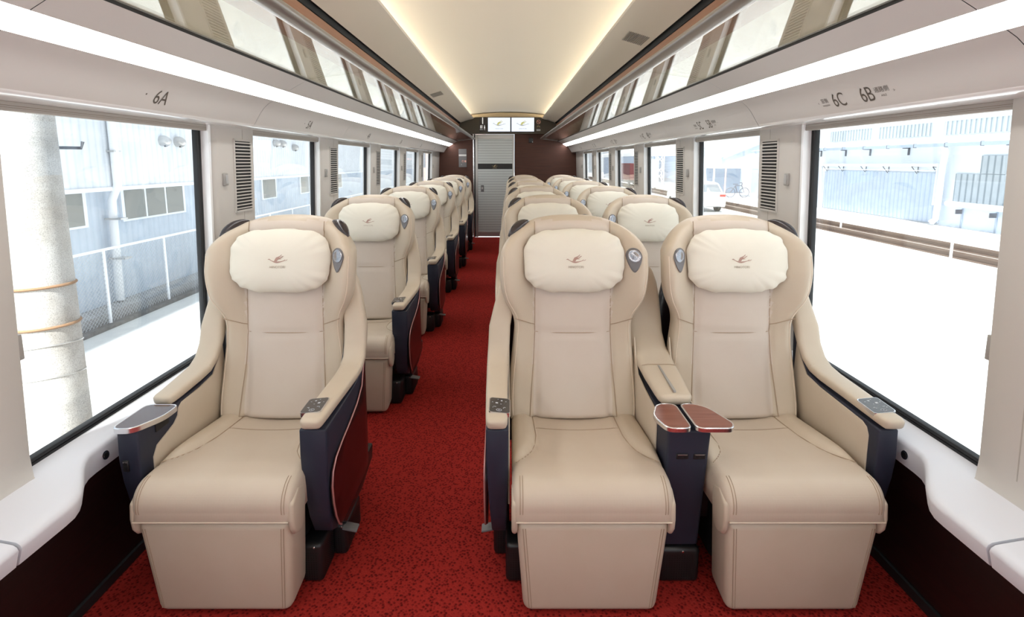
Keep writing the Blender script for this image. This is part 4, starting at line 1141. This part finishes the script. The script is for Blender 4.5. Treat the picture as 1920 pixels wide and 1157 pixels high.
# chain link fence
fx = -6.85
f = tag(empty('chain_link_fence', (fx, 8, GL)), 'white chain link fence with a top rail before the left warehouse', 'fence')
mb = MB(); mb.box(-.10, .10, -14, 30, 0, .07, KERB); mb.build('kerb', f, smooth=False)
mb = MB(); mb.tube([(0, -14, 1.345), (0, 30, 1.345)], .024, MESHW, 8); mb.build('top_rail', f)
yy = -11.7
while yy < 30:
    mb = MB(); mb.tube([(0, yy + .0, .06), (0, yy, 1.34)], .026, MESHW, 8); mb.build('post', f); yy += 1.53
mb = MB()
def wires(y0, y1, zb, zt, st, r):
    H = zt - zb
    yv = y0 - H
    while yv < y1:
        for d in (1, -1):
            a = (yv if d > 0 else yv + H); c = a + d * H
            p0 = Vector((0.005 * d, a, zb)); p1 = Vector((0.005 * d, c, zt))
            mb.hexa([(p0.x - r, p0.y - r, zb), (p0.x + r, p0.y - r, zb), (p0.x + r, p0.y + r, zb), (p0.x - r, p0.y + r, zb), (p1.x - r, p1.y - r, zt), (p1.x + r, p1.y - r, zt), (p1.x + r, p1.y + r, zt), (p1.x - r, p1.y + r, zt)], WIRE)
        yv += st
wires(-1.0, 10.0, .08, 1.33, .075, .0022)
mb.build('wire_mesh', f, smooth=False)
# right warehouse
wx = 17.5
b_ = tag(empty('warehouse', (wx, 10, GR)), 'long pale blue and white warehouse across the tracks outside the right windows', 'building')
def bxr(mb, x0, x1, y0, y1, z0, z1, m): mb.box(x0, x1, y0 - 10, y1 - 10, z0, z1, m)
mb = MB(); bxr(mb, 0, 12, -20, 37, 0, 3.17, WALLW); mb.build('lower_wall', b_, smooth=False)
mb = MB(); mb.prism([(-.35, 3.16), (4.6, 3.78), (4.6, 3.82), (-.35, 3.26)], 'y', -30, 27, ROOFW); mb.build('roof', b_, smooth=False)
mb = MB(); bxr(mb, 4.5, 12, -20, 37, 3.7, 8.0, WALLW); mb.build('upper_wall', b_, smooth=False)
mb = MB(); bxr(mb, -.42, -.30, -20, 37, 3.13, 3.27, STEELB)
yy = -20
while yy < 37: bxr(mb, -.425, -.30, yy, yy + .03, 3.11, 3.29, STEELD); yy += 1.55
mb.build('gutter', b_, smooth=False)
for y0, y1 in ((31.5, 35.4), (26.95, 30.85), (22.7, 26.25), (17.8, 21.8)):
    mb = MB(); bxr(mb, 4.44, 4.5, y0, y1, 3.87, 4.54, SHEETG); mb.build('louvre_band', b_, smooth=False)
for y in (28.9, 26.8, 25.0, 22.6, 17.9):
    mb = MB(); mb.box(-.06, 0, y - .03 - 10, y + .03 - 10, 2.82, 3.16, STEELD); mb.box(-.3, 0, y - .03 - 10, y + .03 - 10, 3.10, 3.14, STEELD); mb.build('gutter_bracket', b_, smooth=False)
mb = MB(); bxr(mb, -.05, 0, 20.68, 28.3, .05, 2.08, SHEETB); mb.build('blue_sheet_panel', b_, smooth=False)
mb = MB(); bxr(mb, -.05, 0, 14.0, 20.08, 1.0, 2.08, SHEETG); mb.build('weathered_panel', b_, smooth=False)
mb = MB(); bxr(mb, -.055, 0, 12.0, 19.05, 2.10, 2.76, SHEETG); mb.build('weathered_upper_panel', b_, smooth=False)
mb = MB(); mb.prism([(2.0, .60), (4.05, 2.02), (6.0, 2.02), (6.0, .3), (2.0, .3)][::1], 'x', -.09, -.045, WALLBL) if False else None
mb.prism([(4.0, 1.0), (7.35, 1.0), (8.02, 2.10), (4.0, 2.10)], 'x', -.10, -.05, WALLW); mb.build('white_flashing', b_, smooth=False)
mb = MB(); bxr(mb, -.03, 0, 28.4, 37, 0, 2.0, WALLBL); bxr(mb, -.02, 0, 12, 20.6, 0, .85, WALLBL); mb.build('blue_wall_bay', b_, smooth=False)
mb = MB(); bxr(mb, -.06, 0, 29.9, 31.2, .9, 1.6, STEELB); mb.build('small_window', b_, smooth=False)
mb = MB()
mb.tube([(-.25, 18.42, .70), (-.25, 18.4, 2.37), (-.25, 10.68, 2.41), (-.25, 10.70, .80)], .075, PIPEW, 10); mb.build('pipe_run', b_)
mb = MB(); mb.tube([(-.30, 10.55, 3.25), (-.30, 10.35, 2.95), (-.28, 10.45, 2.4), (-.28, 10.5, .25), (-.45, 10.5, .12)], .11, PIPEW, 12); mb.build('downpipe', b_)
mb = MB(); mb.tube([(-.25, 10.1, .92), (-.25, 3.0, .85)], .10, PIPEW, 10); mb.build('low_pipe', b_)
mb = MB(); mb.tube([(-.2, 18.3, 2.15), (-.2, 10.8, 2.18)], .02, PIPEW, 6)
for y in (18.2, 16.9, 15.2, 13.7, 12.0, 10.9): mb.tube([(-.3, y, 2.33), (-.02, y, 2.33), (-.02, y, 2.0), (-.3, y, 2.33)], .02, STEELD, 5)
mb.build('pipe_brackets', b_, smooth=False)
mb = MB()
for y in (9.6, 8.2, 5.2): mb.box(-.3, -.02, y - .02, y + .02, .55, .72, STEELD); mb.box(-.06, -.02, y - .03, y + .03, 0, .75, STEELB)
mb.build('pipe_stand', b_, smooth=False)
mb = MB(); mb.tube([(4.2, 6.6, 4.05), (4.2, 6.2, 4.3), (4.2, 5.8, 5.2), (4.2, 5.8, 6.5)], .14, PIPEW, 10); mb.build('roof_pipe', b_)
# rails
for x, w in ((13.0, 'far'), (11.9, 'near')):
    mb = MB(); mb.box(-.035, .035, -40, 120, .13, .19, RAILM); mb.box(-.012, .012, -40, 120, .03, .13, RAILM); mb.box(-.07, .07, -40, 120, 0, .03, RAILM)
    tag(mb.build('rail', smooth=False, loc=(x, 0, GR)), 'brown steel rail of the yard track, the %s one' % ('one nearer the warehouse' if w == 'far' else 'one nearer the train'), 'rail')
for x, y, lab in ((12.05, 18.4, 'leftmost'), (11.6, 13.2, 'middle'), (11.2, 10.6, 'rightmost')):
    mb = MB(); mb.tube([(0, 0, 0), (0, 0, .75)], .03, MESHW, 8); mb.disc((0, 0, .75), (0, 0, 1), .03, .012, .03, MESHW, 8)
    tag(mb.build('marker_post', loc=(x, y, GR)), 'thin white marker post beside the rails, %s of three' % lab, 'post')
# white car, seen from behind
car = tag(empty('car', (10.05, 25.6, GR)), 'white estate car seen from behind outside the row 5 right window', 'car')
mb = MB()
secs = []
def ring(y, hw, zb, zs, zr, hr):
    return [(-hw * .96, y, zb), (-hw, y, zb + .12), (-hw, y, zs - .08), (-hw * .97, y, zs), (-hr, y, zr - .05), (-hr * .9, y, zr), (0, y, zr + .02), (hr * .9, y, zr), (hr, y, zr - .05), (hw * .97, y, zs), (hw, y, zs - .08), (hw, y, zb + .12), (hw * .96, y, zb)]
R = [ring(0, .80, .35, .92, .95, .72), ring(.05, .86, .28, .96, 1.0, .74), ring(.40, .86, .25, .97, 1.46, .62), ring(.9, .87, .25, .97, 1.52, .62), ring(2.0, .87, .25, .96, 1.52, .62), ring(2.9, .87, .25, .95, 1.0, .70), ring(4.1, .84, .28, .85, .87, .65), ring(4.3, .75, .35, .70, .72, .6)]
V = mb.grid(R, CARW); mb.cap(V[0], CARW); mb.cap(V[-1], CARW); mb.face([R[i][0] for i in range(8)] + [R[i][-1] for i in range(7, -1, -1)], CARW); mb.build('body', car, angle=40)
mb = MB(); mb.hexa([(-.64, .06, 1.03), (.64, .06, 1.03), (.64, .09, 1.03), (-.64, .09, 1.03), (-.54, .345, 1.41), (.54, .345, 1.41), (.54, .375, 1.41), (-.54, .375, 1.41)], CARG, .004, 1); mb.build('rear_window', car)
for s in (-1, 1):
    mb = MB(); a, c = sorted((s * .52, s * .83)); mb.box(a, c, -.02, .10, .80, .92, CARR, .02, 2); mb.build('tail_light', car)
    for y in (.85, 3.4):
        mb = MB(); mb.disc((s * .68, y, .31), (s, 0, 0), .31, .31, .19, TYRE, 20); mb.build('wheel', car)
mb = MB(); mb.box(-.80, .80, -.06, .06, .34, .58, CARW, .04, 2); mb.build('bumper', car)
mb = MB(); mb.box(-.2, .2, -.065, -.055, .62, .74, ICON); mb.build('number_plate', car, smooth=False)
# lattice mast
t = tag(empty('lattice_mast', (13.5, 46, GR)), 'white steel lattice mast outside the row 4 right window', 'mast')
mb = MB()
for sx, sy in ((-1, -1), (1, -1), (1, 1), (-1, 1)): mb.tube([(sx * .30, sy * .30, 0), (sx * .24, sy * .24, 12)], .045, MESHW, 6)
for i in range(16):
    z0 = i * .75; z1 = z0 + .75
    for q in range(4):
        c = [(-.28, -.28), (.28, -.28), (.28, .28), (-.28, .28)]; a, b2 = c[q], c[(q + 1) % 4]
        if i % 2: a, b2 = b2, a
        mb.tube([(a[0], a[1], z0), (b2[0], b2[1], z1)], .028, MESHW, 5)
mb.build('lattice', t, smooth=False)
mb = MB(); mb.box(-.36, .36, -.36, .36, 0, .25, DIRT); mb.build('footing', t, smooth=False)
# gabled shed beyond the car
b_ = tag(empty('shed', (17.6, 42, GR)), 'gabled white shed with a grey canopy beyond the white car', 'building')
mb = MB(); mb.prism([(-2.4, 0), (6, 0), (6, 5.3), (.1, 2.95), (-2.4, 2.95)], 'y', 0, 10, WALLW); mb.build('wall', b_, smooth=False)
mb = MB(); mb.prism([(-.3, 2.75), (6.2, 5.35), (6.2, 5.5), (-.3, 2.9)], 'y', -.4, 10.4, STEELB); mb.build('roof', b_, smooth=False)
mb = MB(); mb.box(-2.45, .0, -.06, 9.9, 1.0, 2.98, WALLBL); mb.build('blue_wall', b_, smooth=False)
mb = MB(); mb.box(-1.5, 1.3, -.08, 0, .0, 2.0, STEELB); mb.build('shade_opening', b_, smooth=False)
mb = MB(); mb.box(-1.55, 1.35, -1.8, 0, 2.02, 2.16, FRAMEW); mb.build('canopy', b_, smooth=False)
for x in (-1.5, 1.3):
    mb = MB(); mb.tube([(x, -1.7, 0), (x, -1.7, 2.05)], .07, MESHW, 8); mb.build('post', b_)
mb = MB(); mb.tube([(-.6, -1.72, 0), (-.6, -1.72, 2.3)], .06, PINKP, 8); mb.build('pink_post', b_)
# bicycle-like clutter and far things
t = tag(empty('bicycle', (16.35, 36.6, GR)), 'dark bicycle parked under the canopy right of the white car', 'bicycle')
for i, x in enumerate((-.5, .5)):
    mb = MB(); mb.tube([(x + .34 * math.cos(a), 0, .36 + .34 * math.sin(a)) for a in np.linspace(0, 2 * math.pi, 20, endpoint=False)], .035, BIKE, 5, closed=True); mb.build('wheel', t)
mb = MB(); mb.tube([(-.5, 0, .36), (-.15, 0, .85), (.3, 0, .85), (.5, 0, .36), (0, 0, .36), (-.15, 0, .85)], .04, BIKE, 5); mb.tube([(.3, 0, .85), (.32, 0, 1.05), (.15, 0, 1.05)], .035, BIKE, 5); mb.box(-.3, 0, -.06, .06, .92, .98, BIKE); mb.build('frame', t)
b_ = tag(empty('long_shed', (16.2, 62, GR)), 'long blue grey shed far along the right side', 'building')
mb = MB(); mb.box(-1.0, 14, 0, 20, 0, 3.3, SHEETB); mb.build('wall', b_, smooth=False)
mb = MB(); mb.prism([(-1.5, 3.2), (14.5, 3.2), (14.5, 3.6), (6.5, 5.4), (-1.5, 3.6)], 'y', -.3, 20.3, ROOFW); mb.build('roof', b_, smooth=False)
b_ = tag(empty('freight_wagon', (12.45, 52, GR + .07)), 'small dull red freight wagon far off behind the row 3 right window', 'wagon')
mb = MB(); mb.box(-.9, .9, -3, 3, .7, 2.3, REDW, .05, 1); mb.build('body', b_)
mb = MB(); mb.box(-.8, .8, -2.8, 2.8, .45, .7, STEELD); mb.build('underframe', b_, smooth=False)
for sx in (-.7, .7):
    for y in (-2, 2):
        mb = MB(); mb.disc((sx - .06, y, .42), (1, 0, 0), .3, .3, .12, STEELD, 16); mb.build('wheel', b_)
# left far building
b_ = tag(empty('office_block', (-9.5, 60, GL)), 'pale pinkish block far beyond the left warehouse', 'building')
PINKW = mat('pale_pink_wall', (0.72, 0.55, 0.50), 0.8)
mb = MB(); mb.box(-6, 6.5, 0, 10, 0, 7, PINKW); mb.build('wall', b_, smooth=False)
for i in range(4):
    mb = MB(); mb.box(-5 + i * 3, -3.6 + i * 3, -.05, 0, 2.0, 3.2, WINDG); mb.build('window', b_, smooth=False)
